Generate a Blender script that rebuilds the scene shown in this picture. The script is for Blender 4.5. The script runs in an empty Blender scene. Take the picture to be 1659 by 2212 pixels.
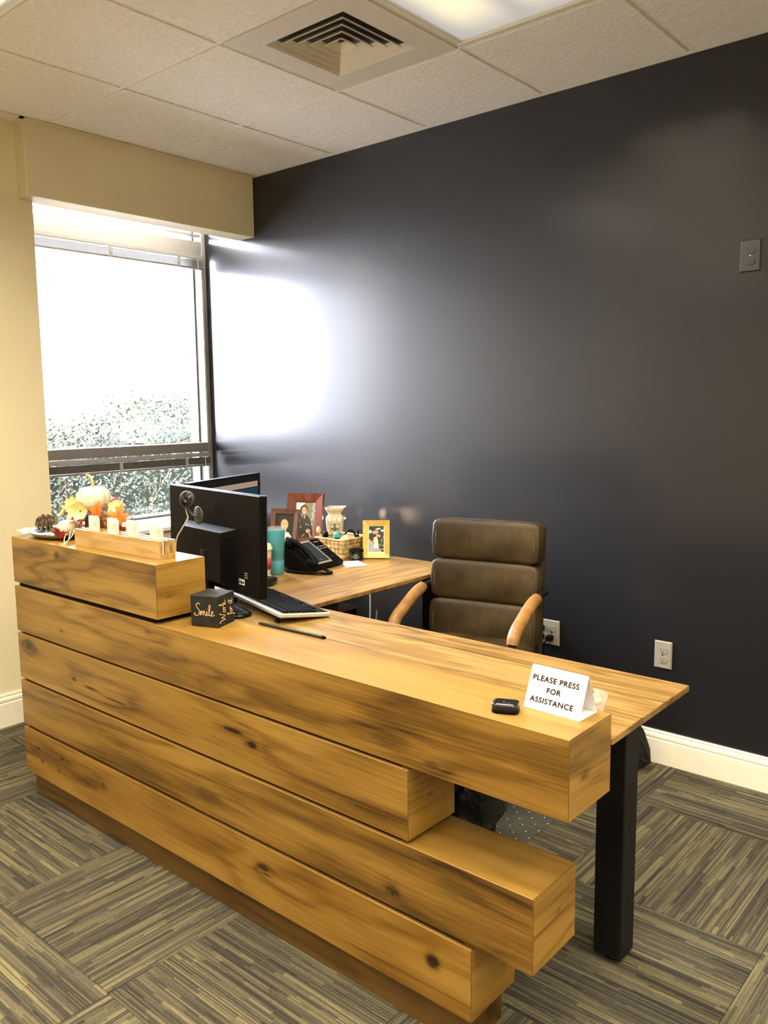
import bpy, bmesh, math, random
from mathutils import Vector, Matrix
random.seed(7)
R = math.radians
PI = math.pi
scn = bpy.context.scene
COL = scn.collection

# ------------------------------------------------------------------ camera
cam_d = bpy.data.cameras.new('camera')
cam_d.sensor_fit = 'VERTICAL'
cam_d.sensor_height = 24.0
cam_d.lens = 24.0 * 1794.9 / 2212.0
cam_d.clip_start = 0.05
cam_d.clip_end = 200
cam = bpy.data.objects.new('camera', cam_d)
COL.objects.link(cam)
_yaw, _pitch, _roll = 0.712, -0.1273, -0.0112
_F = Vector((-math.sin(_yaw) * math.cos(_pitch), math.cos(_yaw) * math.cos(_pitch), math.sin(_pitch)))
_R = Vector((math.cos(_yaw), math.sin(_yaw), 0))
_U = _R.cross(_F)
_R2 = math.cos(_roll) * _R + math.sin(_roll) * _U
_U2 = -math.sin(_roll) * _R + math.cos(_roll) * _U
cam.matrix_world = Matrix(((_R2.x, _U2.x, -_F.x, 3.8044), (_R2.y, _U2.y, -_F.y, -3.2159), (_R2.z, _U2.z, -_F.z, 1.474), (0, 0, 0, 1)))
scn.camera = cam

# ------------------------------------------------------------------ sky, exposure
SKY = 85.0
LAMP_W = 44.0
LAMP_COL = (1.0, 0.87, 0.65)
wd = bpy.data.worlds.new('sky')
scn.world = wd
wd.use_nodes = True
_bg = wd.node_tree.nodes['Background']
_bg.inputs[0].default_value = (0.86, 0.875, 1.0, 1)
_bg.inputs[1].default_value = SKY
scn.view_settings.view_transform = 'Standard'
scn.view_settings.look = 'None'
scn.view_settings.exposure = 0.10
scn.view_settings.gamma = 1.0
scn.view_settings.use_curve_mapping = False
scn.cycles.use_denoising = True
scn.cycles.max_bounces = 10
scn.cycles.diffuse_bounces = 5
scn.cycles.transparent_max_bounces = 16
scn.cycles.caustics_reflective = False
scn.cycles.caustics_refractive = False
# daylight portal in the window opening (guides sampling of the sky only)
_pl = bpy.data.lights.new('window_portal', 'AREA')
_pl.shape = 'RECTANGLE'
_pl.size = 1.24
_pl.size_y = 1.95
_pl.cycles.is_portal = True
_po = bpy.data.objects.new('window_portal', _pl)
COL.objects.link(_po)
_po.location = (-0.52, -0.65, 1.82)
_po.rotation_euler = (R(90), 0, R(-90))

# ------------------------------------------------------------------ dimensions
H = 2.749            # ceiling
S = 0.6096           # ceiling grid
GX, GY = 0.724, -0.608
XE, YE = 6.6, -6.4   # far room limits behind the camera
YD, DP = -1.8046, 0.1836
XL = 0.748
TT = 0.7666          # desktop height
BT2 = 0.82           # top of second beam
BT1 = 1.0053         # top of first beam


# ------------------------------------------------------------------ material helpers
class NT:
    def __init__(s, name):
        s.m = bpy.data.materials.new(name)
        s.m.use_nodes = True
        s.t = s.m.node_tree
        s.b = s.t.nodes['Principled BSDF']
        s.out = s.t.nodes['Material Output']

    def n(s, typ, **kw):
        nd = s.t.nodes.new(typ)
        for k, v in kw.items():
            setattr(nd, k, v)
        return nd

    def put(s, sock, v):
        if isinstance(v, (int, float)):
            sock.default_value = v
        elif isinstance(v, (tuple, list)):
            sock.default_value = tuple(v) if len(sock.default_value) == len(v) else tuple(v) + (1,)
        else:
            s.t.links.new(v, sock)

    def math(s, op, a, b=0.0, c=None, clamp=False):
        nd = s.n('ShaderNodeMath', operation=op, use_clamp=clamp)
        s.put(nd.inputs[0], a)
        s.put(nd.inputs[1], b)
        if c is not None:
            s.put(nd.inputs[2], c)
        return nd.outputs[0]

    def add(s, a, b): return s.math('ADD', a, b)
    def sub(s, a, b): return s.math('SUBTRACT', a, b)
    def mul(s, a, b): return s.math('MULTIPLY', a, b)

    def coord(s, which='Object'):
        nd = s.n('ShaderNodeTexCoord')
        sp = s.n('ShaderNodeSeparateXYZ')
        s.t.links.new(nd.outputs[which], sp.inputs[0])
        return sp.outputs[0], sp.outputs[1], sp.outputs[2]

    def vec(s, x, y, z):
        nd = s.n('ShaderNodeCombineXYZ')
        s.put(nd.inputs[0], x); s.put(nd.inputs[1], y); s.put(nd.inputs[2], z)
        return nd.outputs[0]

    def noise(s, v, scale=1.0, detail=2.0, rough=0.5, dist=0.0):
        nd = s.n('ShaderNodeTexNoise')
        s.t.links.new(v, nd.inputs['Vector'])
        nd.inputs['Scale'].default_value = scale
        nd.inputs['Detail'].default_value = detail
        nd.inputs['Roughness'].default_value = rough
        nd.inputs['Distortion'].default_value = dist
        return nd.outputs['Fac']

    def white(s, v):
        nd = s.n('ShaderNodeTexWhiteNoise', noise_dimensions='3D')
        s.t.links.new(v, nd.inputs['Vector'])
        return nd.outputs['Value']

    def ramp(s, f, stops, interp='LINEAR'):
        nd = s.n('ShaderNodeValToRGB')
        cr = nd.color_ramp
        cr.interpolation = interp
        while len(cr.elements) < len(stops):
            cr.elements.new(0.5)
        for e, (p, c) in zip(cr.elements, stops):
            e.position = p
            e.color = tuple(c) + (1,) if len(c) == 3 else c
        s.put(nd.inputs[0], f)
        return nd.outputs[0]

    def smooth(s, x, lo, hi, a=0.0, b=1.0):
        nd = s.n('ShaderNodeMapRange', interpolation_type='SMOOTHSTEP')
        s.put(nd.inputs[0], x)
        nd.inputs[1].default_value = lo; nd.inputs[2].default_value = hi
        nd.inputs[3].default_value = a; nd.inputs[4].default_value = b
        return nd.outputs[0]

    def mix(s, f, a, b, blend='MIX'):
        nd = s.n('ShaderNodeMix', data_type='RGBA', blend_type=blend)
        s.put(nd.inputs[0], f)
        s.put(nd.inputs[6], a); s.put(nd.inputs[7], b)
        return nd.outputs[2]

    def bump(s, h, strength=0.2, dist=0.01):
        nd = s.n('ShaderNodeBump')
        nd.inputs['Strength'].default_value = strength
        nd.inputs['Distance'].default_value = dist
        s.t.links.new(h, nd.inputs['Height'])
        s.t.links.new(nd.outputs[0], s.b.inputs['Normal'])

    def rand(s):
        nd = s.n('ShaderNodeObjectInfo')
        return nd.outputs['Random']

    def set(s, col=None, rough=None, spec=None, metal=None):
        if col is not None: s.put(s.b.inputs['Base Color'], col)
        if rough is not None: s.put(s.b.inputs['Roughness'], rough)
        if spec is not None: s.put(s.b.inputs['Specular IOR Level'], spec)
        if metal is not None: s.put(s.b.inputs['Metallic'], metal)
        return s


def plain(name, col, rough=0.5, spec=0.5, metal=0.0, var=0.08, vs=30.0, bump=0.0, bs=300.0):
    """simple procedural material: base colour with faint mottling"""
    k = NT(name)
    x, y, z = k.coord()
    n = k.noise(k.vec(x, y, z), vs, 3.0)
    lo = tuple(max(0, c * (1 - var)) for c in col)
    hi = tuple(min(1, c * (1 + var)) for c in col)
    k.set(k.ramp(n, [(0.3, lo), (0.7, hi)]), rough, spec, metal)
    if bump:
        k.bump(k.noise(k.vec(x, y, z), bs, 2.0), bump, 0.002)
    return k.m


def glassy(name, tint=(1, 1, 1), gloss=0.06, rough=0.02):
    """thin clear sheet: mostly straight-through with a fresnel reflection"""
    k = NT(name)
    tr = k.n('ShaderNodeBsdfTransparent')
    tr.inputs[0].default_value = tuple(tint) + (1,)
    gl = k.n('ShaderNodeBsdfGlossy')
    gl.inputs['Roughness'].default_value = rough
    fr = k.n('ShaderNodeFresnel')
    fr.inputs[0].default_value = 1.45
    f = k.math('MULTIPLY', fr.outputs[0], gloss / 0.04, clamp=True)
    mx = k.n('ShaderNodeMixShader')
    k.t.links.new(f, mx.inputs[0])
    k.t.links.new(tr.outputs[0], mx.inputs[1])
    k.t.links.new(gl.outputs[0], mx.inputs[2])
    k.t.links.new(mx.outputs[0], k.out.inputs[0])
    return k.m


def emit(name, col, strength):
    k = NT(name)
    e = k.n('ShaderNodeEmission')
    e.inputs[0].default_value = tuple(col) + (1,)
    e.inputs[1].default_value = strength
    k.t.links.new(e.outputs[0], k.out.inputs[0])
    return k.m


def wood(name, axis='X', dark=(0.10, 0.045, 0.012), mid=(0.40, 0.20, 0.045), light=(0.62, 0.36, 0.10), seed=0.0, rings=8.0,
         across=5.0, along=0.8, knots=(), streak=0.5, rough=0.38, fiber=0.36, bands=(), stave=0.0, veins=0.17):
    """wood along an axis. knots: (u, v, ru, rv, strength) on the board face (v = height). bands: (v, half, amount) darker heartwood"""
    k = NT(name)
    x, y, z = k.coord()
    if axis == 'X': u, v, w = x, z, y
    elif axis == 'Y': u, v, w = y, z, x
    else: u, v, w = z, x, y
    if stave:   # flat board: bands across w
        v, w = w, v
    us = k.add(u, seed * 3.7)
    vs_ = k.add(v, seed * 1.3)
    if stave:
        row = k.math('FLOOR', k.mul(v, 1.0 / stave))
        rn = k.white(k.vec(row, seed, 3.0))
        us = k.add(us, k.mul(rn, 9.0))
    base = k.noise(k.vec(k.mul(us, along), k.mul(vs_, across), k.mul(w, across)), 1.0, 2.5, 0.5, 0.35)
    wob = k.noise(k.vec(k.mul(us, 5.0), k.mul(vs_, 26.0), k.mul(w, 26.0)), 1.0, 3.0)
    cont = k.add(base, k.mul(wob, 0.07))
    kmask = None
    kdark = None
    wob2 = k.sub(k.noise(k.vec(k.mul(us, 14.0), k.mul(vs_, 30.0), k.mul(w, 5.0)), 1.0, 3.0), 0.5)
    for (ku, kv, ru, rv, st) in knots:
        du = k.mul(k.sub(u, ku), 1.0 / ru)
        dv = k.mul(k.sub(v, kv), 1.0 / rv)
        d = k.math('SQRT', k.add(k.mul(du, du), k.mul(dv, dv)))
        d = k.add(d, k.mul(wob2, 0.9))
        g = k.math('DIVIDE', 1.0, k.add(1.0, k.mul(d, d)))
        cont = k.add(cont, k.mul(g, 0.13 * st))
        core = k.smooth(d, 0.35, 0.85, 0.95, 0.0)
        halo = k.smooth(d, 0.3, 2.2, 0.42 * st, 0.0)
        kdark = halo if kdark is None else k.math('MAXIMUM', kdark, halo)
        core = k.mul(core, min(1.0, st))
        kmask = core if kmask is None else k.math('MAXIMUM', kmask, core)
    ring = k.math('SINE', k.mul(cont, rings * 2 * PI))
    ring = k.add(k.mul(ring, 0.5), 0.5)
    ring = k.math('POWER', ring, 2.2)
    vein = k.smooth(k.noise(k.vec(k.mul(us, 1.6), k.mul(k.add(vs_, k.mul(base, 0.25)), 70.0), k.mul(w, 70.0)), 1.0, 4.0, 0.6), 0.50, 0.70)
    fib = k.noise(k.vec(k.mul(us, 4.0), k.mul(vs_, 170.0), k.mul(w, 170.0)), 1.0, 2.0, 0.6)
    patch = k.noise(k.vec(k.mul(us, 1.3), k.mul(vs_, 9.0), k.mul(w, 9.0)), 1.0, 3.0, 0.55)
    f = k.add(k.mul(k.sub(ring, 0.4), 0.34), k.mul(k.sub(fib, 0.5), fiber * 2.0))
    f = k.add(f, k.mul(k.sub(patch, 0.5), streak * 2.4))
    f = k.sub(k.sub(0.66, f), k.mul(vein, veins))
    if stave:
        f = k.add(f, k.mul(k.sub(rn, 0.5), 0.22))
    blotch = k.smooth(k.noise(k.vec(k.mul(us, 3.2), k.mul(vs_, 26.0), k.mul(w, 26.0)), 1.0, 5.0, 0.62, 0.6), 0.40, 0.62, 0.25, 1.0) if bands else None
    for (bv, bh, ba) in bands:
        bn = k.add(v, k.mul(k.sub(patch, 0.5), 0.10))
        dd = k.math('ABSOLUTE', k.sub(bn, bv))
        f = k.sub(f, k.mul(k.smooth(dd, bh * 0.1, bh, ba, 0.0), blotch))
    if kdark is not None:
        f = k.sub(f, kdark)
    col = k.ramp(f, [(0.0, dark), (0.5, mid), (1.0, light)])
    if kmask is not None:
        col = k.mix(kmask, col, (0.012, 0.007, 0.004))
    k.set(col, rough, 0.35)
    k.bump(fib, 0.08, 0.001)
    return k.m


# ------------------------------------------------------------------ mesh helpers
class MB:
    def __init__(s):
        s.v = []; s.f = []; s.mi = []; s.sm = []

    def face(s, idx, mi=0, sm=False):
        s.f.append(tuple(idx)); s.mi.append(mi); s.sm.append(sm)

    def pts(s, pts):
        b = len(s.v)
        s.v.extend([tuple(p) for p in pts])
        return b

    def poly(s, pts, mi=0, sm=False):
        b = s.pts(pts)
        s.face(range(b, b + len(pts)), mi, sm)
        return s

    def hexa(s, c, mi=0, mis=None):
        """8 corners: bottom 4 ccw then top 4 ccw. mis: bottom, top, 4 sides"""
        b = s.pts(c)
        q = [(0, 3, 2, 1), (4, 5, 6, 7), (0, 1, 5, 4), (1, 2, 6, 5), (2, 3, 7, 6), (3, 0, 4, 7)]
        for i, a in enumerate(q):
            s.face([b + j for j in a], mis[i] if mis else mi)
        return s

    def box(s, x0, x1, y0, y1, z0, z1, mi=0, mis=None):
        return s.hexa([(x0, y0, z0), (x1, y0, z0), (x1, y1, z0), (x0, y1, z0), (x0, y0, z1), (x1, y0, z1), (x1, y1, z1), (x0, y1, z1)], mi, mis)

    def cbox(s, x0, x1, y0, y1, z0, z1, c=0.002, mi=0):
        """box with chamfered edges"""
        bm = bmesh.new()
        bmesh.ops.create_cube(bm, size=1.0)
        for v in bm.verts:
            v.co = Vector(((x0 + x1) / 2 + v.co.x * (x1 - x0), (y0 + y1) / 2 + v.co.y * (y1 - y0), (z0 + z1) / 2 + v.co.z * (z1 - z0)))
        bmesh.ops.bevel(bm, geom=bm.edges[:], offset=c, segments=1, affect='EDGES')
        s.bm(bm, mi)
        return s

    def rbox(s, x0, x1, y0, y1, z0, z1, r=0.01, seg=3, mi=0, sm=True, M=None):
        bm = bmesh.new()
        bmesh.ops.create_cube(bm, size=1.0)
        for v in bm.verts:
            v.co = Vector(((x0 + x1) / 2 + v.co.x * (x1 - x0), (y0 + y1) / 2 + v.co.y * (y1 - y0), (z0 + z1) / 2 + v.co.z * (z1 - z0)))
        bmesh.ops.bevel(bm, geom=bm.edges[:], offset=r, segments=seg, affect='EDGES', profile=0.5)
        s.bm(bm, mi, sm, M)
        return s

    def bm(s, bm, mi=0, sm=False, M=None):
        bm.verts.ensure_lookup_table()
        b = s.pts([(M @ v.co if M else v.co) for v in bm.verts])
        for f in bm.faces:
            s.face([b + v.index for v in f.verts], mi, sm)
        bm.free()

    def prism(s, poly, d0, d1, ax='y', mi=0, sm=False, capmi=None):
        """2D polygon extruded along an axis. poly ccw in the plane (x,z) for y, (y,z) for x, (x,y) for z"""
        def P(a, b, d):
            return {'y': (a, d, b), 'x': (d, a, b), 'z': (a, b, d)}[ax]
        n = len(poly)
        b = s.pts([P(p[0], p[1], d0) for p in poly] + [P(p[0], p[1], d1) for p in poly])
        for i in range(n):
            j = (i + 1) % n
            s.face([b + i, b + j, b + n + j, b + n + i], mi, sm)
        c = s.pts([P(p[0], p[1], d0) for p in poly] + [P(p[0], p[1], d1) for p in poly])
        cm = mi if capmi is None else capmi
        s.face([c + i for i in range(n)][::-1], cm)
        s.face([c + n + i for i in range(n)], cm)
        return s

    def lathe(s, prof, n=24, c=(0, 0, 0), mi=0, sm=True, close=True, lobes=0, amp=0.0, mis=None):
        """profile of (radius, height), turned about z"""
        rows = []
        for (r, h) in prof:
            row = []
            for i in range(n):
                a = 2 * PI * i / n
                rr = r * (1 - amp * (1 - abs(math.cos(lobes * a / 2)) ** 0.6)) if lobes else r
                row.append((c[0] + rr * math.cos(a), c[1] + rr * math.sin(a), c[2] + h))
            rows.append(s.pts(row))
        for k in range(len(rows) - 1):
            for i in range(n):
                j = (i + 1) % n
                s.face([rows[k] + i, rows[k] + j, rows[k + 1] + j, rows[k + 1] + i], mis[k] if mis else mi, sm)
        if close:
            if prof[0][0] > 1e-6:
                b = s.pts([s.v[rows[0] + i] for i in range(n)])
                s.face([b + i for i in range(n)][::-1], mis[0] if mis else mi)
            if prof[-1][0] > 1e-6:
                b = s.pts([s.v[rows[-1] + i] for i in range(n)])
                s.face([b + i for i in range(n)], mis[-1] if mis else mi)
        return s

    def tube(s, path, r, n=8, mi=0, sm=True, caps=True, flat=1.0):
        P = [Vector(p) for p in path]
        rs = r if isinstance(r, (list, tuple)) else [r] * len(P)
        up = None
        rows = []
        for i, p in enumerate(P):
            t = (P[min(i + 1, len(P) - 1)] - P[max(i - 1, 0)])
            t = t.normalized() if t.length > 1e-9 else Vector((0, 0, 1))
            if up is None:
                up = Vector((0, 0, 1)) if abs(t.z) < 0.9 else Vector((1, 0, 0))
            a = t.cross(up)
            if a.length < 1e-5:
                a = t.cross(Vector((0, 1, 0.3)))
            a.normalize()
            b = a.cross(t).normalized()
            up = b
            rows.append(s.pts([p + (a * math.cos(2 * PI * k / n) + b * flat * math.sin(2 * PI * k / n)) * rs[i] for k in range(n)]))
        for k in range(len(rows) - 1):
            for i in range(n):
                j = (i + 1) % n
                s.face([rows[k] + i, rows[k] + j, rows[k + 1] + j, rows[k + 1] + i], mi, sm)
        if caps:
            for rw, rev in ((rows[0], True), (rows[-1], False)):
                b = s.pts([s.v[rw + i] for i in range(n)])
                ids = [b + i for i in range(n)]
                s.face(ids[::-1] if rev else ids, mi)
        return s

    def ell(s, c, r, n=16, m=10, e=1.0, mi=0, e2=None, M=None):
        """superellipsoid, e<1 boxy"""
        e2 = e if e2 is None else e2
        sg = lambda t, q: math.copysign(abs(t) ** q, t)
        rows = []
        for j in range(m + 1):
            ph = -PI / 2 + PI * j / m
            row = []
            for i in range(n):
                th = 2 * PI * i / n
                cp, sp = sg(math.cos(ph), e2), sg(math.sin(ph), e2)
                p = Vector((c[0] + r[0] * cp * sg(math.cos(th), e), c[1] + r[1] * cp * sg(math.sin(th), e), c[2] + r[2] * sp))
                row.append(M @ p if M else p)
            rows.append(s.pts(row))
        for k in range(m):
            for i in range(n):
                j = (i + 1) % n
                s.face([rows[k] + i, rows[k] + j, rows[k + 1] + j, rows[k + 1] + i], mi, True)
        return s

    def xf(s, M, start=0):
        for i in range(start, len(s.v)):
            s.v[i] = tuple(M @ Vector(s.v[i]))
        return s

    def build(s, name, mats, parent=None, loc=(0, 0, 0), rot=(0, 0, 0), kind=None, mesh_only=False):
        me = bpy.data.meshes.new(name)
        me.from_pydata(s.v, [], s.f)
        for m in (mats if isinstance(mats, (list, tuple)) else [mats]):
            me.materials.append(m)
        me.polygons.foreach_set('material_index', s.mi)
        me.polygons.foreach_set('use_smooth', s.sm)
        me.update()
        if mesh_only:
            return me
        return link(name, me, parent, loc, rot, kind)


def link(name, me, parent=None, loc=(0, 0, 0), rot=(0, 0, 0), kind=None):
    o = bpy.data.objects.new(name, me)
    COL.objects.link(o)
    o.location = loc
    o.rotation_euler = rot
    if parent is not None:
        o.parent = parent
    if kind:
        o['kind'] = kind
    return o


def thing(name, label, cat, loc=(0, 0, 0), rz=0.0, group=None, rot=None):
    o = bpy.data.objects.new(name, None)
    COL.objects.link(o)
    o.empty_display_size = 0.05
    o.location = loc
    o.rotation_euler = rot if rot else (0, 0, rz)
    return tag(o, label, cat, group)


def tag(o, label, cat, group=None):
    o['label'] = label
    o['category'] = cat
    if group:
        o['group'] = group
    return o


def struct(o, label=None):
    o['kind'] = 'structure'
    if label:
        o['label'] = label
    return o


def copy_thing(root):
    r = root.copy(); COL.objects.link(r)
    for ch in list(root.children):
        c = ch.copy(); COL.objects.link(c); c.parent = r
        for g in list(ch.children):
            d = g.copy(); COL.objects.link(d); d.parent = c
    return r


def cat_rom(pts, k=6, closed=False):
    P = [Vector(p) for p in pts]
    out = []
    n = len(P)
    rng = range(n if closed else n - 1)
    for i in rng:
        if closed:
            a, b, c, d = P[(i - 1) % n], P[i], P[(i + 1) % n], P[(i + 2) % n]
        else:
            a, b, c, d = P[max(i - 1, 0)], P[i], P[i + 1], P[min(i + 2, n - 1)]
        for t in range(k):
            t /= k
            out.append(0.5 * ((2 * b) + (c - a) * t + (2 * a - 5 * b + 4 * c - d) * t * t + (-a + 3 * b - 3 * c + d) * t ** 3))
    if not closed:
        out.append(P[-1])
    return out


def text_mesh(txt, size, mat, name, parent, loc, rot, bold=0.0, align='CENTER', ext=0.0003, spacing=1.0):
    cu = bpy.data.curves.new('lettering', 'FONT')
    cu.body = txt
    cu.size = size
    cu.align_x = align
    cu.align_y = 'CENTER'
    cu.extrude = ext
    cu.space_character = spacing
    tmp = bpy.data.objects.new('lettering_tmp', cu)
    COL.objects.link(tmp)
    dg = bpy.context.evaluated_depsgraph_get()
    me = bpy.data.meshes.new_from_object(tmp.evaluated_get(dg))
    bpy.data.objects.remove(tmp)
    if bold:     # heavier weight: the outlines repeated a hair apart
        V0 = [v.co.copy() for v in me.vertices]; F0 = [tuple(p.vertices) for p in me.polygons]
        V1, F1 = [], []
        for (dx, dy) in ((0, 0), (bold, 0), (-bold, 0), (0, bold), (0, -bold)):
            o_ = len(V1)
            V1 += [(v.x + dx, v.y + dy, v.z) for v in V0]
            F1 += [tuple(i + o_ for i in f) for f in F0]
        me = bpy.data.meshes.new(name)
        me.from_pydata(V1, [], F1)
    me.materials.clear()
    me.materials.append(mat)
    return link(name, me, parent, loc, rot)


# ------------------------------------------------------------------ shared materials
M = {}
M['black_metal'] = plain('black_metal', (0.006, 0.006, 0.006), 0.5, 0.2)
M['black_plastic'] = plain('black_plastic', (0.0028, 0.0025, 0.0024), 0.5, 0.09, bump=0.05)
M['black_gloss'] = plain('black_gloss', (0.006, 0.006, 0.007), 0.2, 0.45)
M['dark_recess'] = plain('dark_recess', (0.006, 0.003, 0.0015), 0.9, 0.1)
M['white_paper'] = plain('white_paper', (0.72, 0.71, 0.68), 0.6, 0.3, var=0.01)
M['white_plastic'] = plain('white_plastic', (0.78, 0.77, 0.72), 0.35, 0.5, var=0.02)
M['grey_plastic'] = plain('grey_plastic', (0.32, 0.31, 0.28), 0.4, 0.5)
M['chrome'] = plain('chrome', (0.7, 0.7, 0.72), 0.15, 0.5, 1.0)

# =================================================================== STRUCTURE
# ---- wall paints
def paint(name, col, rough, spec=0.4, bs=0.06):
    k = NT(name)
    x, y, z = k.coord()
    v = k.vec(x, y, z)
    n = k.noise(v, 2.5, 4.0)
    k.set(k.ramp(n, [(0.3, tuple(c * 0.96 for c in col)), (0.7, tuple(min(1, c * 1.04) for c in col))]), rough, spec)
    k.bump(k.noise(v, 140.0, 3.0), bs, 0.002)
    return k.m

M['cream_paint'] = paint('cream_paint', (0.72, 0.64, 0.44), 0.6, 0.3)
M['charcoal_paint'] = paint('charcoal_paint', (0.0062, 0.0060, 0.0075), 0.5, 0.3, 0.10)
_cb = M['charcoal_paint'].node_tree.nodes['Principled BSDF']
_cb.inputs['Coat Weight'].default_value = 0.55
_cb.inputs['Coat Roughness'].default_value = 0.17
M['trim_paint'] = plain('trim_paint', (0.80, 0.76, 0.62), 0.3, 0.5, var=0.02)
M['far_paint'] = paint('far_paint', (0.78, 0.72, 0.58), 0.7, 0.3)

b = MB()
b.box(-0.55, XE, 0.0, 0.16, -0.02, H + 0.25)
struct(b.build('wall_back', M['charcoal_paint']), 'dark charcoal painted wall behind the desk')
b = MB()
b.box(-0.42, 0.0, YE, -1.256, -0.02, H + 0.25)           # wall left of the window recess
b.box(-0.42, 0.0, -1.256, 0.0, -0.02, 0.815)             # low wall under the sill
struct(b.build('wall_left', M['cream_paint']), 'cream painted wall with the window')
b = MB(); b.box(XE, XE + 0.15, YE, 0.16, -0.02, H + 0.25)
struct(b.build('wall_right', M['far_paint']))
b = MB(); b.box(-0.42, XE + 0.15, YE - 0.15, YE, -0.02, H + 0.25)
struct(b.build('wall_front', M['far_paint']))

# ---- soffit over the window
b = MB(); b.cbox(-0.05, 0.0858, -1.3217, 0.0, 2.4261, H + 0.05, 0.004)
struct(b.build('trim_1', M['cream_paint']), 'cream boxed soffit above the window')
b = MB(); b.box(-0.42, -0.05, -1.256, 0.0, 2.83, H + 0.25)
struct(b.build('trim_2', M['cream_paint']))

# ---- baseboards (extruded moulding profile)
prof = [(0.0, 0.0), (0.016, 0.0), (0.016, 0.098), (0.0125, 0.101), (0.0125, 0.105), (0.015, 0.109), (0.0145, 0.118), (0.009, 0.124), (0.0085, 0.128), (0.010, 0.131), (0.008, 0.1365), (0.0, 0.1365)]
b = MB(); b.prism([(-p[0], p[1]) for p in prof][::-1], 0.0, XE, 'x')
struct(b.build('baseboard_back', M['trim_paint']), 'cream moulded baseboard under the dark wall')
b = MB(); b.prism([(p[0], p[1] * 1.13) for p in prof], YE, -0.0, 'y')
struct(b.build('baseboard_left', M['trim_paint']), 'cream moulded baseboard on the window wall')

# ---- floor: slab plus carpet tiles laid quarter-turn
k = NT('carpet')
x, y, z = k.coord()
rd = k.rand()
rx = k.mul(rd, 37.0)
fr_ = k.math('FLOOR', k.mul(k.add(x, 5.0), 235.0))
wn = k.white(k.vec(fr_, rx, 1.0))
sg_ = k.math('FLOOR', k.add(k.mul(y, 4.6), k.mul(wn, 17.0)))
c1 = k.white(k.vec(fr_, sg_, rx))
fb_ = k.math('FLOOR', k.mul(k.add(x, 5.0), 78.0))
wb = k.white(k.vec(fb_, rx, 2.0))
sb_ = k.math('FLOOR', k.add(k.mul(y, 3.2), k.mul(wb, 13.0)))
c2 = k.white(k.vec(fb_, sb_, rx))
c3 = k.noise(k.vec(k.mul(x, 26.0), k.mul(y, 1.6), rx), 1.0, 2.0)
f = k.add(k.add(k.mul(c1, 0.40), k.mul(c2, 0.34)), k.mul(c3, 0.42))
f = k.sub(f, 0.10)
pile = k.noise(k.vec(k.mul(x, 330.0), k.mul(y, 260.0), rx), 1.0, 1.0)
f = k.add(f, k.mul(k.sub(pile, 0.5), 0.30))
col = k.ramp(f, [(0.12, (0.0275, 0.0244, 0.0215)), (0.36, (0.0550, 0.0496, 0.0378)), (0.54, (0.0843, 0.0764, 0.0516)), (0.72, (0.1419, 0.1252, 0.0688)), (0.92, (0.2021, 0.1747, 0.0946))])
k.set(col, 0.95, 0.1)
k.bump(k.add(pile, k.mul(c1, 0.3)), 0.5, 0.004)
M['carpet'] = k.m
M['slab'] = plain('slab', (0.05, 0.05, 0.05), 0.9)

b = MB(); b.box(0.0, XE, YE, 0.0, -0.06, -0.006)
floor = struct(b.build('floor', M['slab']), 'striped carpet tile floor')
CT, CX, CY = 0.6096, 1.386, -2.213
_tc = {}
for i in range(-3, 9):
    for j in range(-7, 4):
        x0, x1 = max(CX + i * CT, 0.001), min(CX + (i + 1) * CT, XE - 0.001)
        y0, y1 = max(CY + j * CT, YE + 0.001), min(CY + (j + 1) * CT, -0.001)
        if x1 - x0 < 0.02 or y1 - y0 < 0.02:
            continue
        cx, cy = CX + (i + 0.5) * CT, CY + (j + 0.5) * CT
        turn = (i + j) % 2
        a0, a1, b0, b1 = x0 - cx, x1 - cx, y0 - cy, y1 - cy
        if turn:   # local frame turned by 90 degrees: local x = world y, local y = -world x
            a0, a1, b0, b1 = b0, b1, -a1, -a0
        key = tuple(round(q, 4) for q in (a0, a1, b0, b1))
        if key not in _tc:
            t = MB(); g = 0.0006
            t.cbox(a0 + g, a1 - g, b0 + g, b1 - g, -0.006, 0.0, 0.0012)
            _tc[key] = t.build('carpet_tile', M['carpet'], mesh_only=True)
        link('carpet_tile', _tc[key], floor, (cx, cy, 0), (0, 0, R(90) if turn else 0))

# ---- ceiling: slab, tee bars, tiles
k = NT('ceiling_tile')
x, y, z = k.coord()
v = k.vec(x, y, k.mul(k.rand(), 9.0))
n1 = k.noise(v, 55.0, 3.0, 0.6)
n2 = k.noise(v, 190.0, 2.0, 0.6)
k.set(k.ramp(n1, [(0.3, (0.80, 0.78, 0.76)), (0.6, (0.88, 0.865, 0.85))]), 0.9, 0.15)
k.bump(k.add(k.smooth(n1, 0.35, 0.6), k.mul(n2, 0.5)), 0.35, 0.003)
M['ceiling_tile'] = k.m
M['tee_bar'] = plain('tee_bar', (0.84, 0.83, 0.80), 0.5, 0.4, var=0.02)
b = MB(); b.box(0.0, XE, YE, 0.0, H + 0.022, H + 0.06)
ceil = struct(b.build('ceiling', M['slab']), 'suspended ceiling of square white tiles')
i0, i1, j0, j1 = -1, 10, -10, 1
LIGHTS = [(2, -2, 1, 2), (0, -4, 1, 2), (4, -4, 1, 2), (6, -2, 1, 2), (2, -6, 1, 2), (6, -6, 1, 2), (8, -4, 1, 2), (4, -8, 1, 2), (0, -8, 1, 2), (8, -8, 1, 2)]
skip = {(1, -1)}
for (a, c, w, d) in LIGHTS:
    for q in range(w):
        for p in range(d):
            skip.add((a + q, c + p))
_tc = {}
rv = 0.0085
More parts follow.
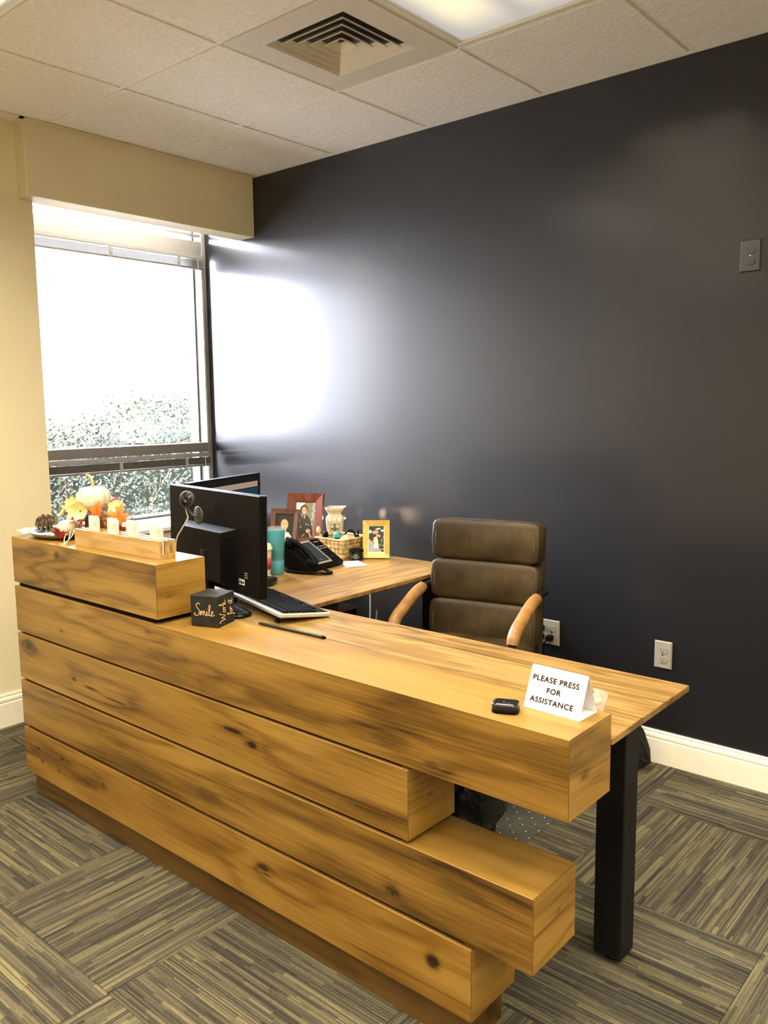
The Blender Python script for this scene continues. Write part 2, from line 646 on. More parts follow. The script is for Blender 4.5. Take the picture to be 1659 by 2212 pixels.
for i in range(i0 - 1, i1):
    for j in range(j0, j1 + 1):
        if (i, j) in skip:
            continue
        x0, x1 = max(GX + i * S, 0.0), min(GX + (i + 1) * S, XE)
        y0, y1 = max(GY + j * S, YE), min(GY + (j + 1) * S, 0.0)
        if y0 > -1.33:
            x0 = max(x0, 0.086)
        if x1 - x0 < 0.03 or y1 - y0 < 0.03:
            continue
        key = (round(x1 - x0, 3), round(y1 - y0, 3))
        if key not in _tc:
            hx, hy = (x1 - x0) / 2, (y1 - y0) / 2
            t = MB()
            t.box(-hx + 0.002, hx - 0.002, -hy + 0.002, hy - 0.002, 0.009, 0.021)
            t.cbox(-hx + rv, hx - rv, -hy + rv, hy - rv, 0.0, 0.0095, 0.0015)
            _tc[key] = t.build('ceiling_tile', M['ceiling_tile'], mesh_only=True)
        link('ceiling_tile', _tc[key], ceil, ((x0 + x1) / 2, (y0 + y1) / 2, H))
tb = 0.0068
for i in range(i0, i1):
    xx = GX + i * S
    if 0.01 < xx < XE:
        t = MB(); t.box(-tb, tb, YE, 0.0, 0.0, 0.0035)
        t.build('tee_bar', M['tee_bar'], ceil, (xx, 0, H + 0.005))
for j in range(j0, j1 + 1):
    yy = GY + j * S
    if YE < yy < -0.01:
        t = MB(); t.box(0.0, XE, -tb, tb, 0.0, 0.0035)
        t.build('tee_bar', M['tee_bar'], ceil, (0, yy, H + 0.0048))
t = MB(); t.box(0.086, 0.108, -1.344, 0.0, H - 0.001, H + 0.003); t.box(0.0, 0.108, -1.344, -1.322, H - 0.001, H + 0.003)
t.box(0.0, 0.022, YE, -1.344, H - 0.001, H + 0.003)
t.build('wall_angle', M['trim_paint'], ceil)
t = MB(); t.box(0.108, XE, -0.02, 0.0, H - 0.0005, H + 0.003)
t.build('wall_angle', M['tee_bar'], ceil)

# ---- ceiling lights
k = NT('light_lens')
x, y, z = k.coord()
px_ = k.math('SINE', k.mul(k.add(x, y), 900.0))
py_ = k.math('SINE', k.mul(k.sub(x, y), 900.0))
pr_ = k.mul(k.mul(px_, py_), 0.10)
tubes = k.smooth(k.math('ABSOLUTE', k.sub(k.math('ABSOLUTE', x), 0.13)), 0.03, 0.16, 1.0, 0.0)
ends = k.smooth(k.math('ABSOLUTE', y), 0.34, 0.62, 1.0, 0.0)
lum = k.add(k.add(0.58, k.mul(k.mul(tubes, ends), 0.5)), pr_)
em = k.n('ShaderNodeEmission')
k.put(em.inputs[0], k.mix(k.mul(tubes, ends), (0.84, 0.78, 0.70), (1.0, 0.86, 0.58)))
k.put(em.inputs[1], lum)
k.t.links.new(em.outputs[0], k.out.inputs[0])
k.bump(pr_, 0.3, 0.002)
M['light_lens'] = k.m
M['bright_lens'] = emit('bright_lens', (1.0, 0.93, 0.76), 2.2)
M['lamp_frame'] = plain('lamp_frame', (0.72, 0.69, 0.62), 0.4, 0.4, var=0.02)
light_labels = ['ceiling light panel right of the air vent, beside the dark wall', 'ceiling light panel cut by the top left corner of the photo']
for q, (a, c, w, d) in enumerate(LIGHTS):
    hx, hy = w * S / 2 - 0.008, d * S / 2 - 0.008
    cx, cy = GX + (a + w / 2) * S, GY + (c + d / 2) * S
    if q < 2:
        t = thing('ceiling_light', light_labels[q], 'ceiling light', (cx, cy, H), group='lay-in fluorescent ceiling lights')
    else:
        t = thing('ceiling_light', 'ceiling light panel out of view, behind the camera side of the room', 'ceiling light', (cx, cy, H), group='ceiling lights behind the camera')
    f = MB()
    e = 0.026
    for (u0, u1, v0, v1) in ((-hx, hx, -hy, -hy + e), (-hx, hx, hy - e, hy), (-hx, -hx + e, -hy + e, hy - e), (hx - e, hx, -hy + e, hy - e)):
        f.cbox(u0, u1, v0, v1, 0.0, 0.02, 0.004)
    f.build('frame', M['lamp_frame'], t)
    f = MB(); f.box(-hx + e, hx - e, -hy + e, hy - e, 0.010, 0.016)
    f.build('lens', M['light_lens'] if q == 0 else M['bright_lens'], t)
    L = bpy.data.lights.new('fluorescent_tubes', 'AREA')
    L.shape = 'RECTANGLE'; L.size = 2 * hx - 0.08; L.size_y = 2 * hy - 0.08
    L.energy = LAMP_W
    L.color = LAMP_COL
    L.spread = R(145)
    lo = bpy.data.objects.new('fluorescent_tubes', L)
    COL.objects.link(lo); lo.parent = t; lo.location = (0, 0, 0.004)

# ---- ceiling air diffuser
t = thing('air_vent', 'square white ceiling air vent with nested louvres', 'air vent', (GX + 1.5 * S, GY - 0.5 * S, H))
M['vent_paint'] = plain('vent_paint', (0.66, 0.61, 0.53), 0.45, 0.4, var=0.02)
hp, ho = S / 2 - 0.008, 0.190
f = MB()
def ring(mb, a0, z0, a1, z1, mi=0):
    for q in range(4):
        c_, s_ = [(1, 1), (-1, 1), (-1, -1), (1, -1)][q], [(-1, 1), (-1, -1), (1, -1), (1, 1)][q]
        mb.poly([(c_[0] * a0, c_[1] * a0, z0), (s_[0] * a0, s_[1] * a0, z0), (s_[0] * a1, s_[1] * a1, z1), (c_[0] * a1, c_[1] * a1, z1)], mi)
ring(f, hp, 0.0, ho, 0.0); ring(f, hp, 0.006, hp, 0.0); ring(f, hp, 0.006, ho, 0.006); ring(f, ho, 0.0, ho - 0.030, 0.030); ring(f, ho, 0.006, ho - 0.028, 0.034)
f.build('panel', M['vent_paint'], t)
for a in (0.154, 0.118, 0.081):
    f = MB()
    tk = 0.0025
    ring(f, a, 0.0, a - 0.036, 0.033); ring(f, a, 0.0, a, 0.004); ring(f, a, 0.004, a - 0.036, 0.033 + 0.004); ring(f, a - 0.036, 0.033, a - 0.036, 0.037)
    f.build('louvre', M['vent_paint'], t)
f = MB(); ring(f, 0.043, 0.0, 0.0005, 0.036); ring(f, 0.043, 0.0, 0.043, 0.004); ring(f, 0.043, 0.004, 0.0005, 0.040)
f.build('louvre', M['vent_paint'], t)
f = MB(); f.box(-0.185, 0.185, -0.185, 0.185, 0.0215, 0.024)
# throat behind the louvres, its shade put into a near-black colour
f = MB(); ring(f, 0.1595, 0.035, 0.1595, 0.16); f.poly([(-0.1595, -0.1595, 0.16), (0.1595, -0.1595, 0.16), (0.1595, 0.1595, 0.16), (-0.1595, 0.1595, 0.16)])
f.build('throat', M['dark_recess'], t)

# ---- window
M['alum'] = plain('alum', (0.24, 0.222, 0.210), 0.4, 0.4, 0.25, var=0.05)
M['alum_white'] = plain('alum_white', (0.80, 0.80, 0.80), 0.3, 0.5, var=0.02)
M['gasket'] = plain('gasket', (0.015, 0.013, 0.013), 0.6)
M['glass'] = glassy('glass', (0.97, 0.98, 0.98), 0.05)
win = bpy.data.objects.new('window_1', None); COL.objects.link(win); win.location = (-0.42, -0.65, 0.82)
struct(win, 'tall bright window with three stacked panes')
WB = Vector((-0.42, -0.65, 0.82))
def wpart(name, boxes, mat, ch=0.003):
    m_ = MB()
    for (x0, x1, y0, y1, z0, z1) in boxes:
        m_.cbox(x0 - WB.x, x1 - WB.x, y0 - WB.y, y1 - WB.y, z0 - WB.z, z1 - WB.z, ch)
    return m_.build(name, mat, win)
wpart('jamb', [(-0.53, -0.366, -0.030, -0.001, 0.80, 2.84)], M['alum'])
wpart('jamb_liner', [(-0.53, -0.372, -0.034, -0.0302, 0.82, 2.83)], M['alum_white'], 0.001)  # white strip painting the daylit side of the jamb
wpart('jamb', [(-0.53, -0.366, -1.33, -1.262, 0.80, 2.84)], M['alum'])
wpart('mid_rail', [(-0.47, -0.366, -1.262, -0.034, 1.206, 1.262)], M['alum'])
wpart('top_rail', [(-0.47, -0.366, -1.262, -0.034, 2.372, 2.456)], M['alum'])
wpart('transom_bar', [(-0.40, -0.37, -1.262, -0.034, 2.484, 2.499)], M['alum'], 0.002)  # plain bar standing in for the upper pane's raised blind
wpart('head', [(-0.47, -0.366, -1.262, -0.034, 2.78, 2.84)], M['alum'])
wpart('bottom_rail', [(-0.47, -0.366, -1.262, -0.034, 0.815, 0.85)], M['alum'])
for (z0, z1) in ((1.262, 2.372), (2.456, 2.78), (0.85, 1.206)):
    wpart('gasket', [(-0.452, -0.438, -0.043, -0.0342, z0, z1)], M['gasket'], 0.001)
    m_ = MB(); m_.box(-0.446 - WB.x, -0.442 - WB.x, -1.262 - WB.y, -0.043 - WB.y, z0 - WB.z, z1 - WB.z)
    m_.build('pane', M['glass'], win)
b = MB(); b.cbox(-0.366, 0.022, -1.256, -0.001, 0.815, 0.838, 0.004)
struct(b.build('trim_3', M['alum_white']), 'white window sill')

# ---- raised blinds hanging from the rails
M['slat'] = plain('slat', (0.135, 0.122, 0.095), 0.45, 0.4, var=0.1)
M['headrail'] = plain('headrail', (0.23, 0.215, 0.20), 0.4, 0.4, var=0.04)
M['tape'] = plain('tape', (0.22, 0.21, 0.19), 0.6)
def blind(zt, label, hz=0.026, nsl=11, pitch=0.0038, clear=False):
    t = thing('window_blind', label, 'blind', (-0.335, -0.65, zt), group='raised blinds under the window rails')
    m_ = MB(); m_.cbox(-0.022, 0.013, -0.606, 0.600, -hz, 0.0, 0.003); m_.build('headrail', M['headrail'], t)
    sl = MB()
    n_ = 7
    for side in (0, 1):
        pass
    rows = []
    for iy in (-0.604, 0.598):
        up = [(-0.019 + 0.035 * q / n_ - 0.0, iy, 0.0025 * math.sin(PI * q / n_)) for q in range(n_ + 1)]
        lo_ = [(p[0], p[1], p[2] - 0.0012) for p in up]
        rows.append(sl.pts(up)); rows.append(sl.pts(lo_))
    for q in range(n_):
        sl.face([rows[0] + q, rows[0] + q + 1, rows[2] + q + 1, rows[2] + q], 0, True)
        sl.face([rows[1] + q, rows[3] + q, rows[3] + q + 1, rows[1] + q + 1], 0, True)
    sl.face([rows[0] + n_, rows[1] + n_, rows[3] + n_, rows[2] + n_])
    sl.face([rows[0], rows[2], rows[3], rows[1]])
    me = sl.build('slat', M['slat'], mesh_only=True)
    z = -hz - 0.006
    for q in range(nsl):
        link('slat', me, t, (random.uniform(-0.0015, 0.0015), random.uniform(-0.002, 0.002), z))
        z -= pitch
    m_ = MB(); m_.rbox(-0.02, 0.018, -0.604, 0.598, z - 0.010, z, 0.003, 2); m_.build('bottom_rail', M['slat'], t)
    for yy in (-0.52, -0.02, 0.42):
        m_ = MB(); m_.cbox(0.0165, 0.0185, yy - 0.010, yy + 0.010, z - 0.009, -hz - 0.001, 0.0005)
        m_.tube([(0.018, yy - 0.004, z + 0.02), (0.024, yy + 0.003, z + 0.008), (0.021, yy + 0.006, z - 0.004), (0.018, yy, z - 0.012)], 0.0022, 6)
        m_.build('ladder_tape', M['tape'], t)
    m_ = MB(); m_.tube([(0.020, 0.552, -hz), (0.021, 0.553, z - 0.0), (0.020, 0.552, z - 0.03)], 0.0012, 6); m_.build('cord', M['white_plastic'], t)
    return t
blind(2.366, 'raised grey blind stack below the top rail of the window', 0.022)
blind(1.203, 'raised grey blind stack below the middle rail, behind the white pumpkin', 0.024)

# ---- outside: ground and hedge
M['mulch'] = plain('mulch', (0.03, 0.022, 0.016), 0.9, 0.2, var=0.5, vs=14.0)
M['concrete'] = plain('concrete', (0.52, 0.50, 0.47), 0.85, 0.2, var=0.06, vs=3.0)
b = MB(); b.box(-30, -2.31, -14, 12, -0.5, -0.36)  # unseen pale ground, added to bounce daylight up to the ceiling
struct(b.build('pavement', M['concrete']))
b = MB(); b.box(-2.3, -0.56, -9, 8, -0.5, -0.35)
struct(b.build('ground', M['mulch']))
k = NT('hedge_leaf')
x, y, z = k.coord()
wnz = k.noise(k.vec(x, y, z), 60.0, 1.0)
big = k.noise(k.vec(x, y, z), 3.0, 2.0)
k.set(k.ramp(k.add(k.mul(wnz, 0.75), k.mul(big, 0.3)), [(0.30, (0.007, 0.011, 0.005)), (0.52, (0.018, 0.027, 0.010)), (0.66, (0.034, 0.038, 0.016)), (0.78, (0.06, 0.034, 0.017))]), 0.4, 0.3)
M['hedge_leaf'] = k.m
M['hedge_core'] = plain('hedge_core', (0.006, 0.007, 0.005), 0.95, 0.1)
M['twig'] = plain('twig', (0.05, 0.035, 0.022), 0.8)
hd = thing('hedge', 'leafy green hedge seen through the lower window panes', 'hedge', (-1.9, 0.0, -0.35))
def htop(y):
    return 1.40 + 0.14 * y + 0.05 * math.sin(3.1 * y + 0.5) + 0.03 * math.sin(9 * y)
rnd = random.Random(11)
lf = MB()
for q in range(33000):
    y = rnd.uniform(-2.6, 2.2)
    ht = htop(y)
    if rnd.random() < 0.80:
        z = -0.3 + (ht + 0.35) * rnd.random()
        dpt = rnd.random() ** 1.5 * 0.30
        x = -1.15 - dpt - 0.30 * max(0, (z - ht + 0.25) / 0.25) ** 2
    else:
        x = rnd.uniform(-1.7, -1.2)
        z = ht + rnd.gauss(-0.03, 0.06)
    L_ = rnd.uniform(0.022, 0.040)
    W_ = L_ * rnd.uniform(0.22, 0.32)
    d = Vector((rnd.uniform(-0.1, 1.0), rnd.uniform(-1, 1), rnd.uniform(-0.6, 1.0))).normalized()
    sd = d.cross(Vector((rnd.uniform(-1, 1), rnd.uniform(-1, 1), rnd.uniform(-1, 1)))).normalized()
    up = sd.cross(d)
    p = Vector((x, y, z))
    a = lf.pts([p - d * L_ * 0.5, p - d * L_ * 0.2 + sd * W_ * 0.85 + up * W_ * 0.3, p + d * L_ * 0.22 + sd * W_ * 0.8 + up * W_ * 0.3, p + d * L_ * 0.5, p + d * L_ * 0.22 - sd * W_ * 0.8 + up * W_ * 0.3, p - d * L_ * 0.2 - sd * W_ * 0.85 + up * W_ * 0.3])
    lf.face([a, a + 1, a + 2, a + 3]); lf.face([a, a + 3, a + 4, a + 5])
lf.xf(Matrix.Translation((1.9, 0, 0.35)))
lf.build('foliage', M['hedge_leaf'], hd, kind='stuff')
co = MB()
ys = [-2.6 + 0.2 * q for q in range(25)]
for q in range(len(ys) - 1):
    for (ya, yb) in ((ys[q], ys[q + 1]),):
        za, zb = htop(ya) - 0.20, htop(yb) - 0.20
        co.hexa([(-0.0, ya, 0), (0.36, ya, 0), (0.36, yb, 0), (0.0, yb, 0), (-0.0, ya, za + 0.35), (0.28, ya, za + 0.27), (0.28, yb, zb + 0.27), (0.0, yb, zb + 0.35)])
co.build('branch_core', M['hedge_core'], hd)  # solid dark core added inside the hedge to block light
tw = MB()
for q in range(60):
    y = rnd.uniform(-2.4, 2.0); x = rnd.uniform(0.45, 0.6)
    z0 = rnd.uniform(0.6, 1.5)
    tw.tube([(x, y, z0), (x + 0.07, y + rnd.uniform(-.05, .05), z0 + 0.12), (x + 0.1, y + rnd.uniform(-.1, .1), z0 + 0.25)], [0.005, 0.004, 0.002], 5)
tw.build('twigs', M['twig'], hd, kind='stuff')

# =================================================================== DESK
BZ = [(0.8353, 1.0053), (0.6476, 0.8200), (0.4650, 0.6391), (0.2811, 0.4550), (0.0928, 0.2701)]
BR = [1.674, 3.060, 2.650, 2.984, 2.828]
DK = (1.9, -1.71, 0.0)
def lx(X): return X - DK[0]
desk = thing('reception_desk', 'honey coloured reception counter of five stacked wooden beams', 'reception desk', DK)
D_, Mi_, Li_ = (0.022, 0.0105, 0.0026), (0.166, 0.084, 0.0130), (0.290, 0.166, 0.033)
# knots in desk-local coordinates (u along the beam, height)
fr = []
fr.append(wood('beam_wood_a', 'X', D_, (0.155, 0.079, 0.0122), Li_, 1.0, 7, 5.5, 0.9, [(lx(1.08), 0.972, 0.012, 0.008, 1.0), (lx(1.30), 0.86, 0.10, 0.006, 0.55), (lx(1.52), 0.868, 0.12, 0.008, 0.6), (lx(1.02), 0.875, 0.05, 0.005, 0.45)], 0.62, bands=[(0.5729, 0.0297, 0.2772)]))
fr.append(wood('beam_wood_b', 'X', D_, Mi_, Li_, 2.0, 8, 4.5, 0.7, [(lx(1.08), 0.70, 0.02, 0.006, 0.5), (lx(1.62), 0.79, 0.03, 0.010, 0.35), (lx(2.60), 0.70, 0.09, 0.030, 0.45), (lx(2.72), 0.672, 0.035, 0.012, 0.5)], 0.5, bands=[(0.5478, 0.0198, 0.1980)]))
fr.append(wood('beam_wood_c', 'X', D_, Mi_, Li_, 3.0, 7, 4.5, 0.7, [(lx(0.83), 0.60, 0.035, 0.022, 1.0), (lx(1.15), 0.540, 0.020, 0.010, 0.9), (lx(1.25), 0.53, 0.05, 0.006, 0.9), (lx(1.42), 0.52, 0.07, 0.004, 0.8), (lx(2.02), 0.575, 0.065, 0.012, 1.0), (lx(2.10), 0.553, 0.030, 0.014, 1.0), (lx(2.47), 0.50, 0.03, 0.006, 0.35)], 0.5))
fr.append(wood('beam_wood_d', 'X', D_, (0.146, 0.074, 0.0118), Li_, 4.0, 6, 4.0, 0.5, [(lx(2.60), 0.318, 0.014, 0.012, 0.9), (lx(1.9), 0.34, 0.10, 0.035, 0.40), (lx(2.80), 0.40, 0.14, 0.03, 0.35)], 0.6, bands=[(0.2772, 0.0330, 0.2244)]))
fr.append(wood('beam_wood_e', 'X', D_, (0.180, 0.088, 0.0125), Li_, 5.0, 6, 4.0, 0.6, [(lx(0.85), 0.205, 0.018, 0.010, 0.8), (lx(0.88), 0.165, 0.012, 0.008, 0.9), (lx(1.03), 0.215, 0.022, 0.010, 0.9), (lx(1.0), 0.16, 0.014, 0.009, 0.8), (lx(1.30), 0.195, 0.025, 0.016, 0.55), (lx(2.13), 0.205, 0.032, 0.012, 0.9), (lx(2.14), 0.190, 0.03, 0.004, 0.9), (lx(2.72), 0.195, 0.016, 0.016, 0.95)], 0.5))
en = [wood('beam_end_%s' % 'abcde'[q], 'Y', D_, (0.232, 0.122, 0.020), (0.33, 0.192, 0.042), 11.0 + q, 5, 6.0, 1.2, [(-0.02 + 0.02 * q - 0.03, (BZ[q][0] + BZ[q][1]) / 2 + 0.01 * (q - 2), 0.02, 0.008, 0.45)], 0.4) for q in range(5)]
tp = wood('beam_top', 'X', (0.11, 0.053, 0.009), (0.208, 0.113, 0.0195), (0.275, 0.163, 0.037), 21.0, 5, 4.0, 0.5, (), 0.26, 0.42, stave=0.0)
M['seam'] = plain('seam', (0.10, 0.05, 0.015), 0.6, 0.3)
for q in range(5):
    z0, z1 = BZ[q]
    x0, x1, y0, y1 = lx(XL), lx(BR[q]), YD - DK[1], YD + DP - DK[1]
    bm = bmesh.new()
    bmesh.ops.create_cube(bm, size=1.0)
    for v in bm.verts:
        v.co = Vector(((x0 + x1) / 2 + v.co.x * (x1 - x0), (y0 + y1) / 2 + v.co.y * (y1 - y0), (z0 + z1) / 2 + v.co.z * (z1 - z0)))
    bmesh.ops.bevel(bm, geom=bm.edges[:], offset=0.0013, segments=1, affect='EDGES')
    m_ = MB()
    base = m_.pts([v.co for v in bm.verts]) if not bm.verts.ensure_lookup_table() else 0
    for f in bm.faces:
        n = f.normal
        mi = 3
        if abs(n.y) > 0.99: mi = 0
        elif abs(n.x) > 0.99: mi = 1
        elif abs(n.z) > 0.99: mi = 2
        elif abs(n.z) > 0.5 and abs(n.y) > 0.5: mi = 2
        m_.face([v.index for v in f.verts], mi)
    bm.free()
    m_.build('beam', [fr[q], en[q], tp, M['seam']], desk)
for q in range(4):     # recessed battens keeping the beams apart, near-black to paint the gap shade
    m_ = MB(); x1 = min(BR[q], BR[q + 1])
    m_.box(lx(XL + 0.022), lx(x1 - 0.03), YD + 0.010 - DK[1], YD + DP - 0.014 - DK[1], BZ[q + 1][1], BZ[q][0])
    m_.build('spacer', M['dark_recess'], desk)
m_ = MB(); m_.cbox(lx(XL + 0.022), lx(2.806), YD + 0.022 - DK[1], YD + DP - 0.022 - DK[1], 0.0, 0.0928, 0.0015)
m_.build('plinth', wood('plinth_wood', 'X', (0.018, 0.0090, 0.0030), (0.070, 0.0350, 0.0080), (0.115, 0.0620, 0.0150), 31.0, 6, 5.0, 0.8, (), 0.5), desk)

# ---- L-shaped work desk behind the counter
WD = (1.9, -1.1, 0.0)
work = thing('work_desk', 'L-shaped wooden work desk on black square steel legs', 'desk', WD)
tw_ = wood('desktop_wood', 'X', (0.072, 0.038, 0.0095), (0.186, 0.106, 0.025), (0.290, 0.185, 0.058), 41.0, 16, 3.2, 0.45, [(2.35 - 1.9, 0, 0.01, 0.01, 0.0)], 0.26, 0.42, 0.42, stave=0.050, veins=0.40)
te_ = wood('desktop_edge', 'X', (0.0660, 0.0330, 0.0099), (0.1782, 0.0957, 0.0264), (0.2772, 0.1650, 0.0528), 43.0, 5, 20, 2.0, (), 0.7)
ty_ = wood('return_wood', 'Y', (0.1056, 0.0561, 0.0145), (0.2376, 0.1320, 0.0363), (0.3432, 0.2112, 0.0660), 45.0, 12, 3.0, 0.5, [(-0.1, 0, 0.01, 0.01, 0.0)], 0.36, 0.36, 0.45, stave=0.09, veins=0.32)
def slab_top(name, x0, x1, y0, y1, z0, z1, mats):
    m_ = MB(); m_.cbox(x0 - WD[0], x1 - WD[0], y0 - WD[1], y1 - WD[1], z0, z1, 0.0015)
    m_.mi = []
    for f in m_.f:
        P_ = [Vector(m_.v[i]) for i in f]
        n = (P_[1] - P_[0]).cross(P_[2] - P_[0]).normalized()
        m_.mi.append(0 if abs(n.z) > 0.9 else 1)
    return m_.build(name, mats, work)
slab_top('desktop', 0.76, 3.064, YD + DP + 0.0005, -1.1884, 0.7505, TT, [tw_, te_])
slab_top('return_top', 0.42, 1.700, -1.1878, -0.255, 0.7505, TT, [ty_, te_])
def leg(x0, y0, s=0.079, z1=0.7505):
    m_ = MB(); m_.cbox(x0 - WD[0], x0 + s - WD[0], y0 - WD[1], y0 + s - WD[1], 0.012, z1, 0.003)
    lg = m_.build('leg', M['black_metal'], work)
    m_ = MB(); m_.lathe([(0.026, 0.0), (0.026, 0.008), (0.018, 0.012)], 16, (x0 + s / 2 - WD[0], y0 + s / 2 - WD[1], 0.0))
    m_.build('foot', M['black_plastic'], lg)
leg(2.868, -1.291)
leg(1.585, -0.395)
leg(1.575, -1.075)
leg(0.46, -0.395)
leg(0.46, -1.15)
def rail(x0, x1, y0, y1, z0, z1, nm='rail', mat=None):
    m_ = MB(); m_.cbox(x0 - WD[0], x1 - WD[0], y0 - WD[1], y1 - WD[1], z0, z1, 0.002)
    m_.build(nm, mat or M['black_metal'], work)
rail(1.655, 2.868, -1.275, -1.235, 0.700, 0.7505)
rail(0.54, 1.585, -0.372, -0.332, 0.705, 0.7505, 'apron', te_)
rail(0.54, 1.575, -1.06, -1.02, 0.700, 0.7505)
rail(0.80, 0.84, -1.60, -1.30, 0.700, 0.7505)

# =================================================================== CHAIR
k = NT('brown_leather')
x, y, z = k.coord()
v = k.vec(x, y, z)
n1 = k.noise(v, 7.0, 4.0, 0.6)
n2 = k.noise(v, 420.0, 3.0, 0.6)
k.set(k.ramp(n1, [(0.25, (0.012, 0.0072, 0.0024)), (0.5, (0.032, 0.0200, 0.0062)), (0.75, (0.068, 0.044, 0.0150))]), k.add(0.42, k.mul(n1, 0.18)), 0.32)
k.bump(n2, 0.18, 0.001)
M['leather'] = k.m
k = NT('tan_leather')
x, y, z = k.coord()
v = k.vec(x, y, z)
n1 = k.noise(v, 22.0, 4.0, 0.6)
k.set(k.ramp(n1, [(0.3, (0.20, 0.095, 0.026)), (0.7, (0.33, 0.175, 0.05))]), 0.45, 0.4)
M['tan'] = k.m
M['stitch'] = plain('stitch', (0.07, 0.045, 0.02), 0.7)

fw = Vector((0.2, -0.98)).normalized()
CHC = Vector((1.967, -0.485))              # middle of the backrest front
chair_o = CHC + fw * 0.22
chair = thing('office_chair', 'brown leather office chair with tan padded arms behind the desk', 'office chair', (chair_o.x, chair_o.y, 0.0), math.atan2(0.2, 0.98))
# local frame: -y is forward; the backrest is at y = +0.22
def cushion(z0, z1, y, w, d, lean=0.0):
    m_ = MB()
    hz, n, mm = (z1 - z0) / 2, 36, 14
    m_.ell((0, 0, 0), (w / 2, d / 2, hz), n, mm, 0.15, 0, 0.22)
    # soft roll: bulge the middle
    for i, p in enumerate(m_.v):
        q = 1 - (p[2] / hz) ** 2
        e = 1 - (2 * p[0] / w) ** 2
        m_.v[i] = (p[0] * (1 - 0.02 * (1 - q)), p[1] - (0.014 * q * (0.4 + 0.6 * max(e, 0)) if p[1] < 0 else 0) + 0.03 * (1 - max(e, 0)) * -0.6, p[2])
    return m_
for (z0, z1, yy) in ((0.845, 1.012, 0.255), (0.682, 0.848, 0.240), (0.515, 0.686, 0.224)):
    m_ = cushion(z0, z1, yy, 0.462, 0.085)
    cu = m_.build('back_cushion', M['leather'], chair, (0, yy + 0.03, (z0 + z1) / 2), (R(-4), 0, 0))
    for sx in (-1, 1):
        m_ = MB()
        hz = (z1 - z0) / 2
        m_.tube(cat_rom([(sx * 0.206, -0.034, -hz * 0.92), (sx * 0.209, -0.056, -hz * 0.5), (sx * 0.21, -0.062, 0), (sx * 0.209, -0.056, hz * 0.5), (sx * 0.206, -0.034, hz * 0.92)], 5), 0.0022, 6)
        m_.build('seam', M['stitch'], cu)
m_ = MB(); m_.rbox(-0.215, 0.215, 0.0, 0.03, 0.47, 0.995, 0.012, 3)
m_.build('back_shell', M['leather'], chair, (0, 0.285, 0), (R(-3), 0, 0))
# seat cushion
m_ = MB(); m_.ell((0, -0.02, 0.505), (0.245, 0.262, 0.055), 36, 12, 0.35, 0, 0.5)
m_.build('seat', M['leather'], chair)
m_ = MB(); m_.rbox(-0.2, 0.2, -0.2, 0.18, 0.435, 0.462, 0.01, 2)
m_.build('seat_pan', M['black_metal'], chair)
# arms: black tube loop with tan leather sleeve
for sx in (-1, 1):
    ax = sx * 0.243
    loop = cat_rom([(ax, 0.27, 0.740), (ax, 0.18, 0.738), (ax, 0.09, 0.720), (ax, 0.01, 0.690), (ax, -0.062, 0.660), (ax, -0.094, 0.620), (ax, -0.100, 0.57), (ax * 0.96, -0.095, 0.49), (ax * 0.8, -0.06, 0.445)], 6)
    m_ = MB(); m_.tube(loop, 0.0125, 10)
    ar = m_.build('arm', M['black_metal'], chair)
    n_ = len(loop)
    i0_, i1_ = 6 * 1 + 1, 6 * 5 + 1
    sl = loop[i0_:i1_]
    rr = [0.024 if 1 < q < len(sl) - 2 else 0.022 for q in range(len(sl))]
    m_ = MB(); m_.tube(sl, rr, 14)
    m_.build('arm_pad', M['tan'], ar)
# column, base and castors
m_ = MB(); m_.lathe([(0.028, 0.10), (0.028, 0.30), (0.02, 0.30), (0.02, 0.435)], 18); m_.lathe([(0.07, 0.42), (0.07, 0.435)], 18)
m_.build('gas_column', M['black_metal'], chair)
for q in range(5):
    a = R(90 + 72 * q + 52)
    c_, s_ = math.cos(a), math.sin(a)
    m_ = MB(); m_.tube([(0, 0, 0.105), (0.15 * c_, 0.15 * s_, 0.098), (0.29 * c_, 0.29 * s_, 0.078)], [0.028, 0.022, 0.016], 10)
    sp = m_.build('base_spoke', M['black_metal'], chair)
    m_ = MB()
    for e in (-0.014, 0.014):
        p = Vector((0.29 * c_, 0.29 * s_, 0.031)); t_ = Vector((-s_, c_, 0))
        m_.tube([p + t_ * (e - 0.009), p + t_ * (e + 0.009)], 0.027, 16)
    m_.tube([(0.29 * c_, 0.29 * s_, 0.03), (0.29 * c_, 0.29 * s_, 0.08)], 0.008, 8)
    m_.build('castor', M['black_plastic'], sp)

# ---- clear chair mat with grip studs
k = NT('mat_vinyl')
tr = k.n('ShaderNodeBsdfTransparent'); tr.inputs[0].default_value = (0.80, 0.80, 0.76, 1)
k.set((0.16, 0.155, 0.14), 0.35, 0.5)
mx = k.n('ShaderNodeMixShader'); mx.inputs[0].default_value = 0.28
k.t.links.new(tr.outputs[0], mx.inputs[1]); k.t.links.new(k.b.outputs[0], mx.inputs[2]); k.t.links.new(mx.outputs[0], k.out.inputs[0])
M['mat_vinyl'] = k.m
M['stud'] = plain('stud', (0.42, 0.42, 0.40), 0.3, 0.6)
mat = thing('chair_mat', 'clear dotted vinyl chair mat lying on the carpet under the desk', 'chair mat', (1.93, -0.66, 0.0))
m_ = MB(); m_.cbox(-0.25, 0.50, -0.315, 0.42, 0.001, 0.0036, 0.001); m_.build('sheet', M['mat_vinyl'], mat)
m_ = MB()
for i in range(9, 33):
    for j in range(2, 24):
        if (i + j) % 2 == 0:
            cx_, cy_ = -0.53 + i * 0.032, -0.345 + j * 0.032
            m_.lathe([(0.0032, 0.0), (0.002, 0.0012)], 5, (cx_, cy_, 0.0036))
m_.build('studs', M['stud'], mat, kind='stuff')

